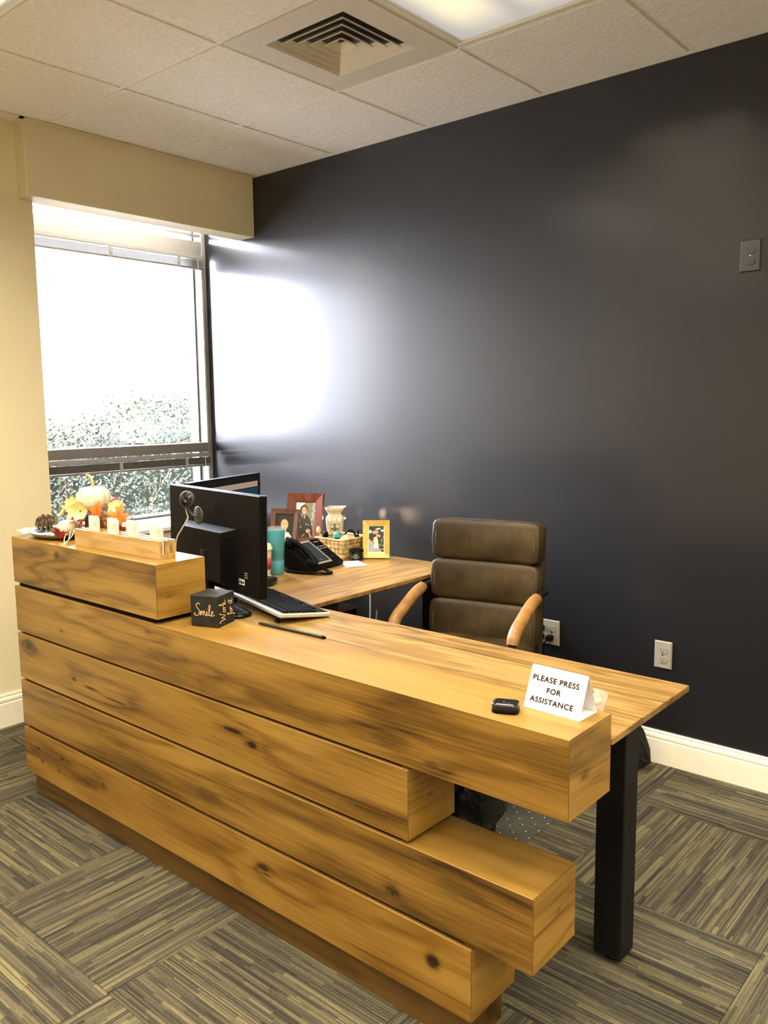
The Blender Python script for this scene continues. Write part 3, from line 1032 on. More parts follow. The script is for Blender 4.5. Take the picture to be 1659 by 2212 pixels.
# ---- wall plates
M['plate'] = plain('plate', (0.28, 0.26, 0.215), 0.35, 0.5, var=0.02)  # plate colour darkened to stand for shadow low on the wall
M['plate_dark'] = plain('plate_dark', (0.030, 0.028, 0.027), 0.4, 0.5, var=0.04)
M['slot'] = plain('slot', (0.01, 0.009, 0.008), 0.7)
def receptacle(parent, cx, cz, mat):
    m_ = MB()
    pts = [(0.0165 * math.cos(2 * PI * q / 24), max(-0.0135, min(0.0135, 0.0165 * math.sin(2 * PI * q / 24)))) for q in range(24)]
    m_.prism([(cx + p[0], cz + p[1]) for p in pts], -0.0085, -0.004, 'y')
    r_ = m_.build('receptacle', mat, parent)
    m_ = MB()
    m_.box(cx - 0.0075, cx - 0.0055, -0.0088, -0.0083, cz - 0.002, cz + 0.0075)
    m_.box(cx + 0.0055, cx + 0.0075, -0.0088, -0.0083, cz - 0.002, cz + 0.0065)
    m_.prism([(cx + 0.003 * math.cos(2 * PI * q / 10), cz - 0.0075 + 0.003 * math.sin(2 * PI * q / 10)) for q in range(10)], -0.0088, -0.0083, 'y')
    m_.build('slots', M['slot'], r_)
def wall_plate(name, label, cx, cz, w=0.073, mat=None, cols=(0.0,)):
    t = thing(name, label, 'outlet', (cx, 0.0, cz))
    m_ = MB(); m_.hexa([(-w / 2, -0.0005, -0.057), (w / 2, -0.0005, -0.057), (w / 2, -0.0005, 0.057), (-w / 2, -0.0005, 0.057), (-w / 2 + 0.004, -0.006, -0.053), (w / 2 - 0.004, -0.006, -0.053), (w / 2 - 0.004, -0.006, 0.053), (-w / 2 + 0.004, -0.006, 0.053)])
    m_.build('cover_plate', mat, t)
    for c_ in cols:
        for dz in (-0.0195, 0.0195):
            receptacle(t, c_, dz, mat)
        m_ = MB(); m_.prism([(c_ + 0.003 * math.cos(2 * PI * q / 10), 0.003 * math.sin(2 * PI * q / 10)) for q in range(10)], -0.0072, -0.005, 'y'); m_.build('screw', M['chrome'], t)
    return t
wall_plate('wall_outlet', 'beige duplex outlet low on the dark wall, right of the chair', 2.5195, 0.4575, mat=M['plate'])
wall_plate('wall_outlet', 'dark painted outlet high on the wall at the right edge', 2.794, 1.997, mat=M['plate_dark'])
t = wall_plate('wall_outlet', 'double outlet with black plugs, half hidden behind the chair', 1.990, 0.4625, 0.118, M['plate'], (-0.023, 0.023))
for (px_, pz_, ln) in ((-0.023, 0.0195, 0.03), (-0.023, -0.0195, 0.034), (0.023, -0.0195, 0.034)):
    p = thing('power_plug', 'black power plug in the double outlet, %s' % ({(-1, 1): 'upper left one', (-1, -1): 'lower left one', (1, -1): 'lower right one'}[(1 if px_ > 0 else -1, 1 if pz_ > 0 else -1)]), 'plug', (1.990 + px_, -0.0088, 0.4625 + pz_), group='plugs in the double outlet')
    m_ = MB(); m_.rbox(-0.013, 0.013, -ln, 0.0, -0.012, 0.012, 0.005, 3); m_.build('plug_body', M['black_plastic'], p)
    m_ = MB(); m_.tube(cat_rom([(0, -ln + 0.002, -0.004), (-0.002, -ln - 0.014, -0.010 + (0.012 if pz_ > 0 else 0)), (-0.012 - (0.02 if pz_ > 0 else 0), -ln - 0.012, -0.03), (-0.018 - (0.02 if pz_ > 0 else 0), -0.03, -0.20 - pz_)], 6), 0.0035, 8); m_.build('cord', M['black_plastic'], p)

# ---- things on the floor
k = NT('black_nylon'); x, y, z = k.coord(); v = k.vec(x, y, z)
k.set((0.010, 0.009, 0.009), 0.7, 0.3); k.bump(k.noise(v, 30.0, 3.0), 0.6, 0.01); M['nylon'] = k.m
bag = thing('drawstring_bag', 'slumped black bag against the baseboard behind the desk leg', 'bag', (2.372, -0.135, 0.0), R(6))
m_ = MB()
prof_ = [(0.0, 0.0), (0.10, 0.004), (0.13, 0.03), (0.128, 0.09), (0.112, 0.16), (0.075, 0.225), (0.035, 0.265), (0.028, 0.29)]
m_.lathe(prof_, 28)
for i, p in enumerate(m_.v):
    a = math.atan2(p[1], p[0])
    q = 1 + 0.05 * math.sin(5 * a + p[2] * 14) + 0.03 * math.sin(9 * a)
    m_.v[i] = (p[0] * q * 1.12, p[1] * q * 0.72, p[2])
m_.build('sack', M['nylon'], bag)
m_ = MB(); m_.tube(cat_rom([(0.03, -0.02, 0.275), (0.09, -0.03, 0.20), (0.142, -0.03, 0.115), (0.160, -0.03, 0.075), (0.150, -0.03, 0.055), (0.128, -0.03, 0.062)], 6), 0.0042, 8); m_.build('strap', M['nylon'], bag)

k = NT('bin_liner'); x, y, z = k.coord(); v = k.vec(x, y, z)
k.set((0.006, 0.006, 0.007), 0.16, 0.5); k.bump(k.noise(v, 9.0, 2.0, 0.5, 0.8), 0.6, 0.03); M['liner'] = k.m
bn = thing('waste_bin', 'black waste bin with shiny black liner under the desk', 'waste bin', (2.285, -1.105, 0.0))
m_ = MB(); m_.lathe([(0.115, 0.0), (0.12, 0.01), (0.150, 0.33), (0.155, 0.335), (0.148, 0.335), (0.12, 0.03), (0.0, 0.025)], 32); m_.build('bin_body', M['black_plastic'], bn)
m_ = MB(); m_.lathe([(0.146, 0.25), (0.152, 0.345), (0.160, 0.345), (0.164, 0.28), (0.160, 0.20), (0.166, 0.17)], 48)
for i, p in enumerate(m_.v):
    a = math.atan2(p[1], p[0]); q = 1 + 0.02 * math.sin(11 * a + p[2] * 30) + 0.015 * math.sin(23 * a)
    m_.v[i] = (p[0] * q, p[1] * q, p[2] + 0.012 * math.sin(7 * a))
m_.build('bin_liner', M['liner'], bn)

ped = thing('computer_tower', 'dark computer case with reddish top under the desk return', 'computer', (1.16, -0.735, 0.0))
M['case_top'] = plain('case_top', (0.30, 0.16, 0.13), 0.5)
m_ = MB(); m_.cbox(-0.10, 0.155, -0.21, 0.21, 0.01, 0.570, 0.004); m_.build('case', M['black_plastic'], ped)
m_ = MB(); m_.cbox(-0.102, 0.157, -0.212, 0.212, 0.5702, 0.582, 0.002); m_.build('case_lid', M['case_top'], ped)
m_ = MB()
for sx in (-0.08, 0.13):
    for sy in (-0.18, 0.18): m_.lathe([(0.012, 0), (0.012, 0.0098)], 12, (sx, sy, 0))
m_.build('feet', M['black_plastic'], ped)

wc = thing('hanging_cord', 'thin white cord hanging below the desk return', 'cord', (0.985, -0.24, 0.74))
m_ = MB(); m_.tube(cat_rom([(-0.02, 0.0, 0.02), (0.0, 0.165, -0.02), (-0.012, 0.18, -0.12), (-0.006, 0.18, -0.30), (-0.016, 0.175, -0.55), (-0.02, 0.17, -0.735)], 8), 0.0038, 8)
m_.build('wire', M['white_plastic'], wc)
k = NT('clear_film')
tr = k.n('ShaderNodeBsdfTransparent'); tr.inputs[0].default_value = (0.86, 0.88, 0.95, 1)
k.set((0.55, 0.56, 0.62), 0.15, 0.6)
mx = k.n('ShaderNodeMixShader'); mx.inputs[0].default_value = 0.22
k.t.links.new(tr.outputs[0], mx.inputs[1]); k.t.links.new(k.b.outputs[0], mx.inputs[2]); k.t.links.new(mx.outputs[0], k.out.inputs[0])
M['film'] = k.m
pb = thing('plastic_bag', 'crumpled clear plastic bag standing under the desk return', 'plastic bag', (1.13, -0.14, 0.0))
m_ = MB()
rows = []
for j in range(8):
    h = j / 7
    rr = 0.10 * (1 - 0.35 * h)
    rows.append(m_.pts([(rr * (1 + 0.3 * math.sin(5 * a + 3 * h) * h) * math.cos(a), 0.62 * rr * (1 + 0.25 * math.sin(7 * a) * h) * math.sin(a), h * (0.38 + (0.05 * math.sin(3 * a) + 0.03 * math.sin(8 * a)) * h)) for a in [2 * PI * q / 28 for q in range(28)]]))
for j in range(7):
    for q in range(28):
        p = (q + 1) % 28
        m_.face([rows[j] + q, rows[j] + p, rows[j + 1] + p, rows[j + 1] + q], 0, True)
m_.face([rows[0] + q for q in range(28)][::-1])
m_.build('film', M['film'], pb)

# =================================================================== THINGS ON THE COUNTER
# ---- paper sign
sg = thing('tent_sign', 'white folded paper tent sign asking to press for assistance', 'sign', (2.9615, -1.666, BT2), R(-2.0))
M['ink'] = plain('ink', (0.03, 0.018, 0.012), 0.7, 0.2)
wS, dS, hS = 0.137, 0.074, 0.088
m_ = MB(); tk = 0.0006
fl, bl, ap = (-dS / 2, 0.0004), (dS / 2, 0.0004), (0.0, hS)
def sheet(mb, a, b_, x0, x1, t):
    d = Vector((b_[0] - a[0], b_[1] - a[1])).normalized(); n = Vector((-d.y, d.x)) * t
    mb.prism([a, b_, (b_[0] + n.x, b_[1] + n.y), (a[0] + n.x, a[1] + n.y)], x0, x1, 'x')
sheet(m_, fl, ap, -wS / 2, wS / 2, -tk); sheet(m_, ap, bl, -wS / 2, wS / 2, -tk); sheet(m_, (-dS / 2, 0.0002), (dS / 2, 0.0002), -wS / 2, wS / 2 + 0.0, tk)
m_.build('paper', M['white_paper'], sg)
tilt = math.atan2(dS / 2, hS)
for (tx_, up_) in (('PLEASE PRESS', 0.063), ('FOR', 0.042), ('ASSISTANCE', 0.0205)):
    yy = -dS / 2 + up_ * math.tan(tilt) - 0.0009
    text_mesh(tx_, 0.0162, M['ink'], 'lettering', sg, (-0.004, yy, up_), (R(90) - tilt, 0, 0), 0.00045, 'CENTER', 0.0001, 1.10).scale = (1.08, 1.0, 1.0)

# ---- black call button
cb = thing('call_button', 'small black rounded call button box left of the paper sign', 'call button', (2.877, -1.748, BT2), R(24))
def rr_layers(mb, w, d, rc, layers, n=7):
    rows = []
    for (ins, zz) in layers:
        row = []
        a_, b_, r_ = w / 2 - ins, d / 2 - ins, max(0.001, rc - ins)
        for (sx, sy, t0) in ((1, 1, 0), (-1, 1, 90), (-1, -1, 180), (1, -1, 270)):
            for q in range(n):
                t_ = R(t0 + 90 * q / (n - 1))
                row.append((sx * (a_ - r_) + r_ * math.cos(t_), sy * (b_ - r_) + r_ * math.sin(t_), zz))
        rows.append(mb.pts(row))
    N_ = 4 * n
    for k_ in range(len(rows) - 1):
        for q in range(N_):
            p = (q + 1) % N_
            mb.face([rows[k_] + q, rows[k_] + p, rows[k_ + 1] + p, rows[k_ + 1] + q], 0, True)
    c_ = mb.pts([mb.v[rows[-1] + q] for q in range(N_)]); mb.face([c_ + q for q in range(N_)])
    c_ = mb.pts([mb.v[rows[0] + q] for q in range(N_)]); mb.face([c_ + q for q in range(N_)][::-1])
    return mb
m_ = MB(); rr_layers(m_, 0.058, 0.044, 0.013, [(0.001, 0.0004), (0.0, 0.0012), (0.0, 0.0092), (0.0008, 0.0098)]); m_.build('base', M['black_plastic'], cb)
m_ = MB(); rr_layers(m_, 0.058, 0.044, 0.013, [(0.0008, 0.0099), (0.0, 0.0104), (0.0, 0.0170), (0.0010, 0.0192), (0.0035, 0.0208), (0.0075, 0.0216)]); m_.build('cover', M['black_gloss'], cb)
m_ = MB(); m_.lathe([(0.011, 0.0), (0.011, 0.0006), (0.0095, 0.0008), (0.0, 0.0006)], 20, (0.006, 0.0, 0.0214)); m_.build('press_pad', M['black_gloss'], cb)

# ---- sweets in a clear cup
k = NT('clear_plastic')
tr = k.n('ShaderNodeBsdfTransparent'); tr.inputs[0].default_value = (0.95, 0.94, 0.93, 1)
k.set((0.8, 0.78, 0.76), 0.08, 0.7)
mx = k.n('ShaderNodeMixShader'); mx.inputs[0].default_value = 0.14
k.t.links.new(tr.outputs[0], mx.inputs[1]); k.t.links.new(k.b.outputs[0], mx.inputs[2]); k.t.links.new(mx.outputs[0], k.out.inputs[0])
M['clear_plastic'] = k.m
cc = thing('sweet_dish', 'clear plastic dish of wrapped sweets behind the paper sign', 'dish', (2.962, -1.535, TT))
m_ = MB(); m_.lathe([(0.030, 0.0005), (0.034, 0.004), (0.044, 0.052), (0.043, 0.052), (0.032, 0.006), (0.0, 0.005)], 28, lobes=14, amp=0.03); m_.build('cup', M['clear_plastic'], cc)
M['sweet_red'] = plain('sweet_red', (0.55, 0.13, 0.08), 0.3)
M['sweet_cream'] = plain('sweet_cream', (0.55, 0.38, 0.26), 0.3)
sweet_lab = ['red wrapped sweet at the top of the clear dish', 'cream wrapped sweet at the front of the clear dish', 'cream wrapped sweet at the right of the clear dish', 'red wrapped sweet at the left of the clear dish', 'cream wrapped sweet at the back of the clear dish', 'red wrapped sweet at the bottom of the clear dish']
for q, (dx, dy, dz, a) in enumerate([(0.0, 0.0, 0.058, 20), (0.004, -0.022, 0.036, 70), (0.022, 0.004, 0.038, 120), (-0.022, 0.0, 0.036, 10), (0.0, 0.022, 0.038, 150), (0.0, 0.0, 0.017, 60)]):
    s_ = thing('wrapped_sweet', sweet_lab[q], 'sweet', (2.962 + dx, -1.535 + dy, TT + dz), R(a), 'sweets in the clear dish')
    m_ = MB(); m_.ell((0, 0, 0), (0.013, 0.010, 0.010), 12, 8); m_.build('candy', M['sweet_red'] if q in (0, 3, 5) else M['sweet_cream'], s_)
    m_ = MB()
    for sx in (-1, 1):
        m_.lathe([(0.002, 0.0), (0.010, 0.012), (0.0095, 0.0125)], 10, (0, 0, 0), close=False, lobes=5, amp=0.3)
        Mx = Matrix.Translation((sx * 0.011, 0, 0)) @ Matrix.Rotation(R(90 * sx), 4, 'Y')
        m_.xf(Mx, len(m_.v) - 30)
    m_.build('wrapper_twist', M['clear_plastic'], s_)

# ---- black wooden cube with scripts
qc = thing('word_cube', 'black wooden cube lettered Smile and Work for it', 'cube', (1.7875, -1.683, BT2), R(20))
hc = 0.0475
M['cube_black'] = plain('cube_black', (0.014, 0.013, 0.011), 0.7, 0.25, var=0.4, vs=50)
M['gold_ink'] = plain('gold_ink', (0.62, 0.44, 0.22), 0.5, 0.4)
m_ = MB(); m_.cbox(-hc, hc, -hc, hc, 0.0003, 0.0953, 0.0015); m_.build('block', M['cube_black'], qc)
def circ(cx, cy, rx, ry, a0=60, n=10, turn=380):
    return [(cx + rx * math.cos(R(a0 + turn * q / n)), cy + ry * math.sin(R(a0 + turn * q / n))) for q in range(n + 1)]
smile = [[(0.95, 1.70), (0.62, 1.95), (0.28, 1.62), (0.50, 1.2), (0.82, 0.72), (0.62, 0.12), (0.12, 0.0), (-0.12, 0.28), (0.1, 0.4)],
         [(0.92, 0.05), (1.02, 0.72), (1.06, 0.08), (1.24, 0.75), (1.38, 0.62), (1.42, 0.08), (1.60, 0.74), (1.74, 0.60), (1.80, 0.10), (2.0, 0.18), (2.14, 0.75), (2.17, 0.18), (2.36, 0.12), (2.62, 0.85), (2.76, 1.5), (2.62, 1.78), (2.50, 1.3), (2.54, 0.3), (2.75, 0.08), (2.98, 0.35), (3.20, 0.58), (3.08, 0.82), (2.93, 0.5), (3.05, 0.06), (3.5, 0.3)],
         [(2.20, 1.08), (2.23, 1.14)]]
work_w = [[(-0.05, 1.3), (0.12, 1.62), (0.25, 1.2), (0.32, 0.1), (0.68, 1.15), (0.86, 0.08), (1.2, 1.35), (1.32, 1.6), (1.42, 1.45)], circ(1.55, 0.38, 0.2, 0.34), [(1.78, 0.62), (1.92, 0.72), (1.95, 0.06), (2.02, 0.55), (2.25, 0.76), (2.34, 0.6)], [(2.42, 0.05), (2.62, 1.3), (2.72, 1.7), (2.52, 1.5), (2.50, 0.04), (2.56, 0.42), (2.84, 0.78), (2.58, 0.44), (2.86, 0.06), (3.1, 0.2)]]
for_it = [[(-0.1, -0.35), (0.05, -0.6), (0.2, 0.0), (0.3, 1.4), (0.48, 1.72), (0.5, 1.3), (0.22, 0.5), (0.48, 0.5)], circ(0.72, 0.36, 0.2, 0.32), [(0.92, 0.62), (1.05, 0.72), (1.08, 0.06), (1.16, 0.55), (1.38, 0.76), (1.48, 0.6)], [(1.95, 0.62), (2.02, 0.72), (2.05, 0.12), (2.25, 0.15), (2.42, 0.7), (2.5, 1.5), (2.46, 0.2), (2.65, 0.06), (2.85, 0.25)], [(2.04, 1.02), (2.07, 1.08)], [(2.2, 1.05), (2.5, 1.1), (2.85, 1.05)]]
def script(strokes, fn, sc, r, name, mat, parent):
    mb = MB()
    for st in strokes:
        p2 = cat_rom([(a, b_, 0) for a, b_ in st], 5)
        mb.tube([fn(p.x * sc, p.y * sc) for p in p2], r, 6)
    return mb.build(name, mat, parent, kind='stuff')
script(smile, lambda a, b_: (-0.033 + a, -hc - 0.0001, 0.034 + b_ + a * 0.0), 0.0198, 0.0011, 'script_lettering', M['gold_ink'], qc)
script(work_w, lambda a, b_: (hc + 0.0001, -0.004 - b_, 0.012 + a), 0.0215, 0.0010, 'script_lettering', M['gold_ink'], qc)
script(for_it, lambda a, b_: (hc + 0.0001, 0.034 - b_, 0.024 + a), 0.0180, 0.0010, 'script_lettering', M['gold_ink'], qc)

# ---- card holder with eight stacks of cards
hw = wood('holder_wood', 'X', (0.26, 0.15, 0.05), (0.40, 0.25, 0.09), (0.52, 0.36, 0.15), 61.0, 7, 7.0, 1.6, (), 0.4)
hwe = wood('holder_end', 'Z', (0.16, 0.09, 0.03), (0.36, 0.22, 0.08), (0.50, 0.32, 0.13), 63.0, 7, 14.0, 3.0, (), 0.4)
ch = thing('card_holder', 'long oak card holder with two slots on the top beam', 'card holder', (1.3655, -1.7195, BT1), R(1.8))
wH = 0.2425
m_ = MB()
prof_ = [(-0.030, 0.0005), (0.030, 0.0005), (0.030, 0.057), (0.0195, 0.057), (0.0195, 0.013), (0.0095, 0.013), (0.0055, 0.057), (-0.0045, 0.057), (-0.0085, 0.013), (-0.0195, 0.013), (-0.0195, 0.057), (-0.030, 0.057)]
m_.prism(prof_, -wH, wH, 'x', 0, False, 1)
m_.build('grooved_block', [hw, hwe], ch)
M['card'] = plain('card', (0.66, 0.64, 0.60), 0.55, 0.3, var=0.01)
M['card_print'] = plain('card_print', (0.30, 0.26, 0.23), 0.6)
xs_f = [-0.148, -0.036, 0.076, 0.204]
names_ = ['leftmost', 'second', 'third', 'rightmost']
for row, (yy, ln) in enumerate(((-0.014, 'front'), (0.0125, 'rear'))):
    for q in range(4):
        w0 = Vector((xs_f[q] + 0.006 - (0.046 if row else 0.0), yy, 0.0131))
        w0.rotate(Matrix.Rotation(R(1.8), 3, 'Z'))
        cs = thing('card_stack', '%s stack of white business cards in the %s slot of the oak holder' % (names_[q], ln), 'business cards', (1.3655 + w0.x, -1.7195 + w0.y, BT1 + w0.z), R(1.8), 'business cards in the oak holder')
        nk = 5
        for c_ in range(nk):
            m_ = MB(); yk = -0.0045 + c_ * 0.0018
            m_.box(-0.0255, 0.0255, yk, yk + 0.0014, 0.0, 0.0885 + 0.0008 * ((c_ * 3 + q) % 3 - 1))
            cd = m_.build('card', M['card'], cs, (0, 0, 0), (R(-1.0), 0, 0))
            if c_ == 0:
                m_ = MB()
                for ll, (zz, wd_) in enumerate([(0.078, 0.012), (0.073, 0.018), (0.069, 0.020), (0.065, 0.015), (0.061, 0.019), (0.057, 0.010)]):
                    m_.box(0.021 - wd_, 0.021, yk - 0.00015, yk - 0.00002, zz, zz + 0.0012)
                m_.build('print_lines', M['card_print'], cd, kind='stuff')

# ---- autumn arrangement
M['silver'] = plain('silver', (0.55, 0.55, 0.58), 0.18, 0.5, 1.0, var=0.05)
tr_ = thing('oval_tray', 'silver oval dish under the autumn decorations', 'dish', (0.900, -1.708, BT1))
m_ = MB(); m_.lathe([(0.0, 0.001), (0.055, 0.0005), (0.070, 0.006), (0.085, 0.021), (0.086, 0.024), (0.083, 0.023), (0.068, 0.009), (0.05, 0.004), (0.0, 0.004)], 40, close=False)
m_.xf(Matrix.Diagonal((1.5, 1.0, 1.0, 1.0)))
m_.build('dish', M['silver'], tr_)
k = NT('pumpkin_skin'); x, y, z = k.coord(); v = k.vec(x, y, z)
k.set(k.ramp(k.noise(v, 14.0, 3.0), [(0.3, (0.60, 0.50, 0.34)), (0.7, (0.70, 0.63, 0.48))]), 0.4, 0.4); M['pumpkin'] = k.m
M['pump_stem'] = plain('pump_stem', (0.36, 0.30, 0.09), 0.6, var=0.25)
def pumpkin(name, label, loc, r, h, lobes, stem=True, sc=1.0):
    t = thing(name, label, 'pumpkin', loc)
    m_ = MB()
    pf = []
    for q in range(17):
        a = -PI / 2 + PI * q / 16
        rr = r * (abs(math.cos(a)) ** 0.72)
        zz = h / 2 * (1 + math.copysign(abs(math.sin(a)) ** 0.92, math.sin(a)))
        if q > 12: zz -= h * 0.09 * ((q - 12) / 4) ** 2
        pf.append((max(rr, 0.0004), zz))
    m_.lathe(pf, lobes * 8, lobes=lobes, amp=0.10, close=False)
    m_.build('body', M['pumpkin'], t)
    if stem:
        m_ = MB(); z0 = h * 0.88
        m_.tube(cat_rom([(0.002, 0, z0), (0.002, 0, z0 + 0.018 * sc), (-0.007 * sc, 0, z0 + 0.036 * sc), (-0.026 * sc, 0.0, z0 + 0.046 * sc), (-0.036 * sc, 0.0, z0 + 0.047 * sc)], 4), [0.0085 * sc, 0.007 * sc, 0.0062 * sc, 0.0055 * sc, 0.005 * sc, 0.005 * sc, 0.0048 * sc, 0.0047 * sc, 0.0046 * sc, 0.0046 * sc, 0.0046 * sc, 0.0046 * sc, 0.0046 * sc, 0.0046 * sc, 0.0046 * sc, 0.005 * sc, 0.0055 * sc], 7)
        m_.build('stem', M['pump_stem'], t)
    return t
PX, PY = 1.075, -1.650
nest = thing('straw_nest', 'brown straw nest under the large white pumpkin', 'nest', (PX + 0.035, -1.652, BT1))
k = NT('straw'); x, y, z = k.coord(); k.set(k.ramp(k.noise(k.vec(k.mul(x, 40), k.mul(y, 40), k.mul(z, 220)), 1.0, 3.0), [(0.3, (0.07, 0.035, 0.015)), (0.7, (0.28, 0.15, 0.06))]), 0.9, 0.2); M['straw'] = k.m
m_ = MB(); m_.ell((0, 0, 0.0495), (0.072, 0.030, 0.049), 24, 10, 0.6, 0, 0.6)
rn_ = random.Random(5)
m_.build('core', M['straw'], nest)
m_ = MB()
for q in range(90):
    a = rn_.uniform(0, 2 * PI); z = rn_.uniform(0.01, 0.085)
    p = Vector((0.071 * math.cos(a), 0.030 * math.sin(a), z))
    d = Vector((rn_.uniform(-.03, .03), rn_.uniform(-.012, .003), rn_.uniform(-.015, .015)))
    m_.tube([p - d, p + Vector((0, -0.001, 0.002)), p + d], 0.0011, 4)
m_.build('straw', M['straw'], nest, kind='stuff')
pumpkin('white_pumpkin', 'large white ribbed pumpkin with curled green stem by the window', (PX, PY, BT1 + 0.0985), 0.061, 0.098, 10)
pumpkin('small_pumpkin', 'small white pumpkin on the silver dish left of the oak holder', (0.985, -1.703, BT1 + 0.0115), 0.042, 0.060, 8, False, 0.6)

# pinecone
pc = thing('pine_cone', 'brown pine cone lying at the left end of the silver dish', 'pine cone', (0.812, -1.703, BT1 + 0.046), 0, None, (R(0), R(78), R(20)))
M['cone'] = plain('cone', (0.15, 0.105, 0.055), 0.7, var=0.4)
m_ = MB(); m_.ell((0, 0, 0), (0.013, 0.013, 0.042), 12, 8); m_.build('core', M['cone'], pc)
n_ = 46
for q in range(n_):
    h = -0.040 + 0.080 * q / (n_ - 1)
    a = q * 2.39996
    rr = 0.030 * math.sqrt(max(0.05, 1 - (h / 0.046) ** 2)) * (1.1 if h < 0 else 0.9)
    c_, s_ = math.cos(a), math.sin(a)
    m_ = MB()
    r0_ = 0.009
    def pp(r_, t_, z_): return (r_ * c_ - t_ * s_, r_ * s_ + t_ * c_, h + z_)
    m_.hexa([pp(r0_, -0.003, -0.002), pp(rr, -0.0065, 0.006), pp(rr, 0.0065, 0.006), pp(r0_, 0.003, -0.002), pp(r0_, -0.003, 0.0015), pp(rr, -0.006, 0.0095), pp(rr, 0.006, 0.0095), pp(r0_, 0.003, 0.0015)])
    m_.build('scale', M['cone'], pc)

# maple leaves
def leafmat(name, a, b_):
    k = NT(name); x, y, z = k.coord()
    n = k.noise(k.vec(x, y, z), 26.0, 3.0)
    k.set(k.ramp(n, [(0.3, a), (0.7, b_)]), 0.55, 0.3)
    k.b.inputs['Transmission Weight'].default_value = 0.0
    k.b.inputs['Subsurface Weight'].default_value = 0.0
    return k.m
M['leaf_orange'] = leafmat('leaf_orange', (0.42, 0.075, 0.006), (0.62, 0.16, 0.012))
M['leaf_red'] = leafmat('leaf_red', (0.20, 0.018, 0.018), (0.36, 0.04, 0.03))
M['leaf_rust'] = leafmat('leaf_rust', (0.28, 0.05, 0.008), (0.42, 0.10, 0.014))
lobe = [(0.0, -0.30), (0.10, -0.32), (0.36, -0.40), (0.30, -0.20), (0.62, -0.12), (0.50, 0.04), (0.86, 0.28), (0.56, 0.28), (0.58, 0.46), (0.34, 0.36), (0.22, 0.42), (0.30, 0.72), (0.14, 0.70), (0.0, 1.0)]
outl = lobe + [(-p[0], p[1]) for p in lobe[-2:0:-1]]
def maple(label, loc, size, rot, mat, curl=0.25):
    t = thing('maple_leaf', label, 'leaf', loc, 0, 'artificial maple leaves of the autumn arrangement', tuple(R(a) for a in rot))
    m_ = MB()
    ring_ = []
    for f_ in (1.0, 0.55):
        ring_.append(m_.pts([(p[0] * size * f_, p[1] * size * f_, size * curl * (0.9 * (p[0] * f_) ** 2 - 0.35 * (p[1] * f_) ** 2)) for p in outl]))
    c0 = m_.pts([(0, 0, 0)])
    n_ = len(outl)
    for q in range(n_):
        p = (q + 1) % n_
        m_.face([ring_[0] + q, ring_[0] + p, ring_[1] + p, ring_[1] + q], 0, True)
        m_.face([ring_[1] + q, ring_[1] + p, c0], 0, True)
    o = m_.build('blade', mat, t)
    sol = o.modifiers.new('thick', 'SOLIDIFY'); sol.thickness = 0.0008
    m_ = MB(); m_.tube([(0, 0.6 * size, 0.001 - size * curl * 0.12), (0, 0, 0.001), (0, -0.3 * size, -size * curl * 0.03), (0.02 * size, -0.62 * size, -size * 0.1)], [0.0006, 0.001, 0.0012, 0.0013], 5)
    m_.build('stem', mat, t)
    return t
maple('orange maple leaf standing in front of the large white pumpkin', (1.155, -1.688, 1.110), 0.050, (78, 0, 6), M['leaf_orange'])
maple('bright orange maple leaf spread right of the large pumpkin', (1.262, -1.672, 1.098), 0.060, (72, 8, 28), M['leaf_orange'], 0.4)
maple('red tipped maple leaf at the far right of the arrangement', (1.318, -1.660, 1.086), 0.046, (66, 20, -50), M['leaf_rust'], 0.4)
maple('dark red maple leaf leaning right of the large pumpkin', (1.193, -1.640, 1.128), 0.046, (80, 0, 20), M['leaf_red'])
maple('dark red maple leaf hanging over the silver dish', (1.018, -1.757, 1.030), 0.042, (62, 0, 205), M['leaf_red'])
maple('dark red maple leaf behind the small pumpkin', (0.965, -1.664, 1.082), 0.048, (60, 10, 75), M['leaf_red'])
maple('rust coloured maple leaf right of the small pumpkin', (1.060, -1.694, 1.062), 0.050, (75, 0, -20), M['leaf_rust'])
maple('orange maple leaf low behind the card holder', (1.180, -1.676, 1.066), 0.048, (82, 0, 160), M['leaf_orange'])
maple('rust coloured maple leaf low at the right behind the cards', (1.262, -1.662, 1.055), 0.044, (84, 0, 190), M['leaf_rust'])

# yellow flowers
M['petal'] = plain('petal', (0.72, 0.58, 0.26), 0.55, 0.3, var=0.14, vs=60)
M['pollen'] = plain('pollen', (0.35, 0.20, 0.04), 0.8)
def flower(label, loc, size, rot):
    t = thing('yellow_flower', label, 'flower', loc, 0, 'yellow silk flowers of the autumn arrangement', tuple(R(a) for a in rot))
    for q in range(7):
        a = 2 * PI * q / 7
        m_ = MB()
        rows = []
        for i in range(5):
            u = i / 4
            wd_ = size * (0.10 + 0.36 * math.sin(PI * min(1, 0.15 + u * 0.75)))
            rows.append(m_.pts([(size * (0.08 + 0.9 * u), wd_ * s_ * 0.5 * 2, size * (0.10 + 0.55 * u * u * (1 if q % 2 else 0.6)) + size * 0.10 * abs(s_) * (1 + 0.4 * math.sin(9 * u + q))) for s_ in (-1, -0.5, 0, 0.5, 1)]))
        for i in range(4):
            for j in range(4):
                m_.face([rows[i] + j, rows[i + 1] + j, rows[i + 1] + j + 1, rows[i] + j + 1], 0, True)
        m_.xf(Matrix.Rotation(a, 4, 'Z'))
        m_.build('petal', M['petal'], t)
    m_ = MB(); m_.ell((0, 0, size * 0.12), (size * 0.16, size * 0.16, size * 0.12), 10, 6); m_.build('centre', M['pollen'], t)
flower('pale yellow flower left of the large pumpkin, topmost', (0.972, -1.668, 1.124), 0.031, (70, 0, 20))
flower('pale yellow flower low on the left, above the small pumpkin', (0.945, -1.690, 1.100), 0.026, (60, 10, -30))
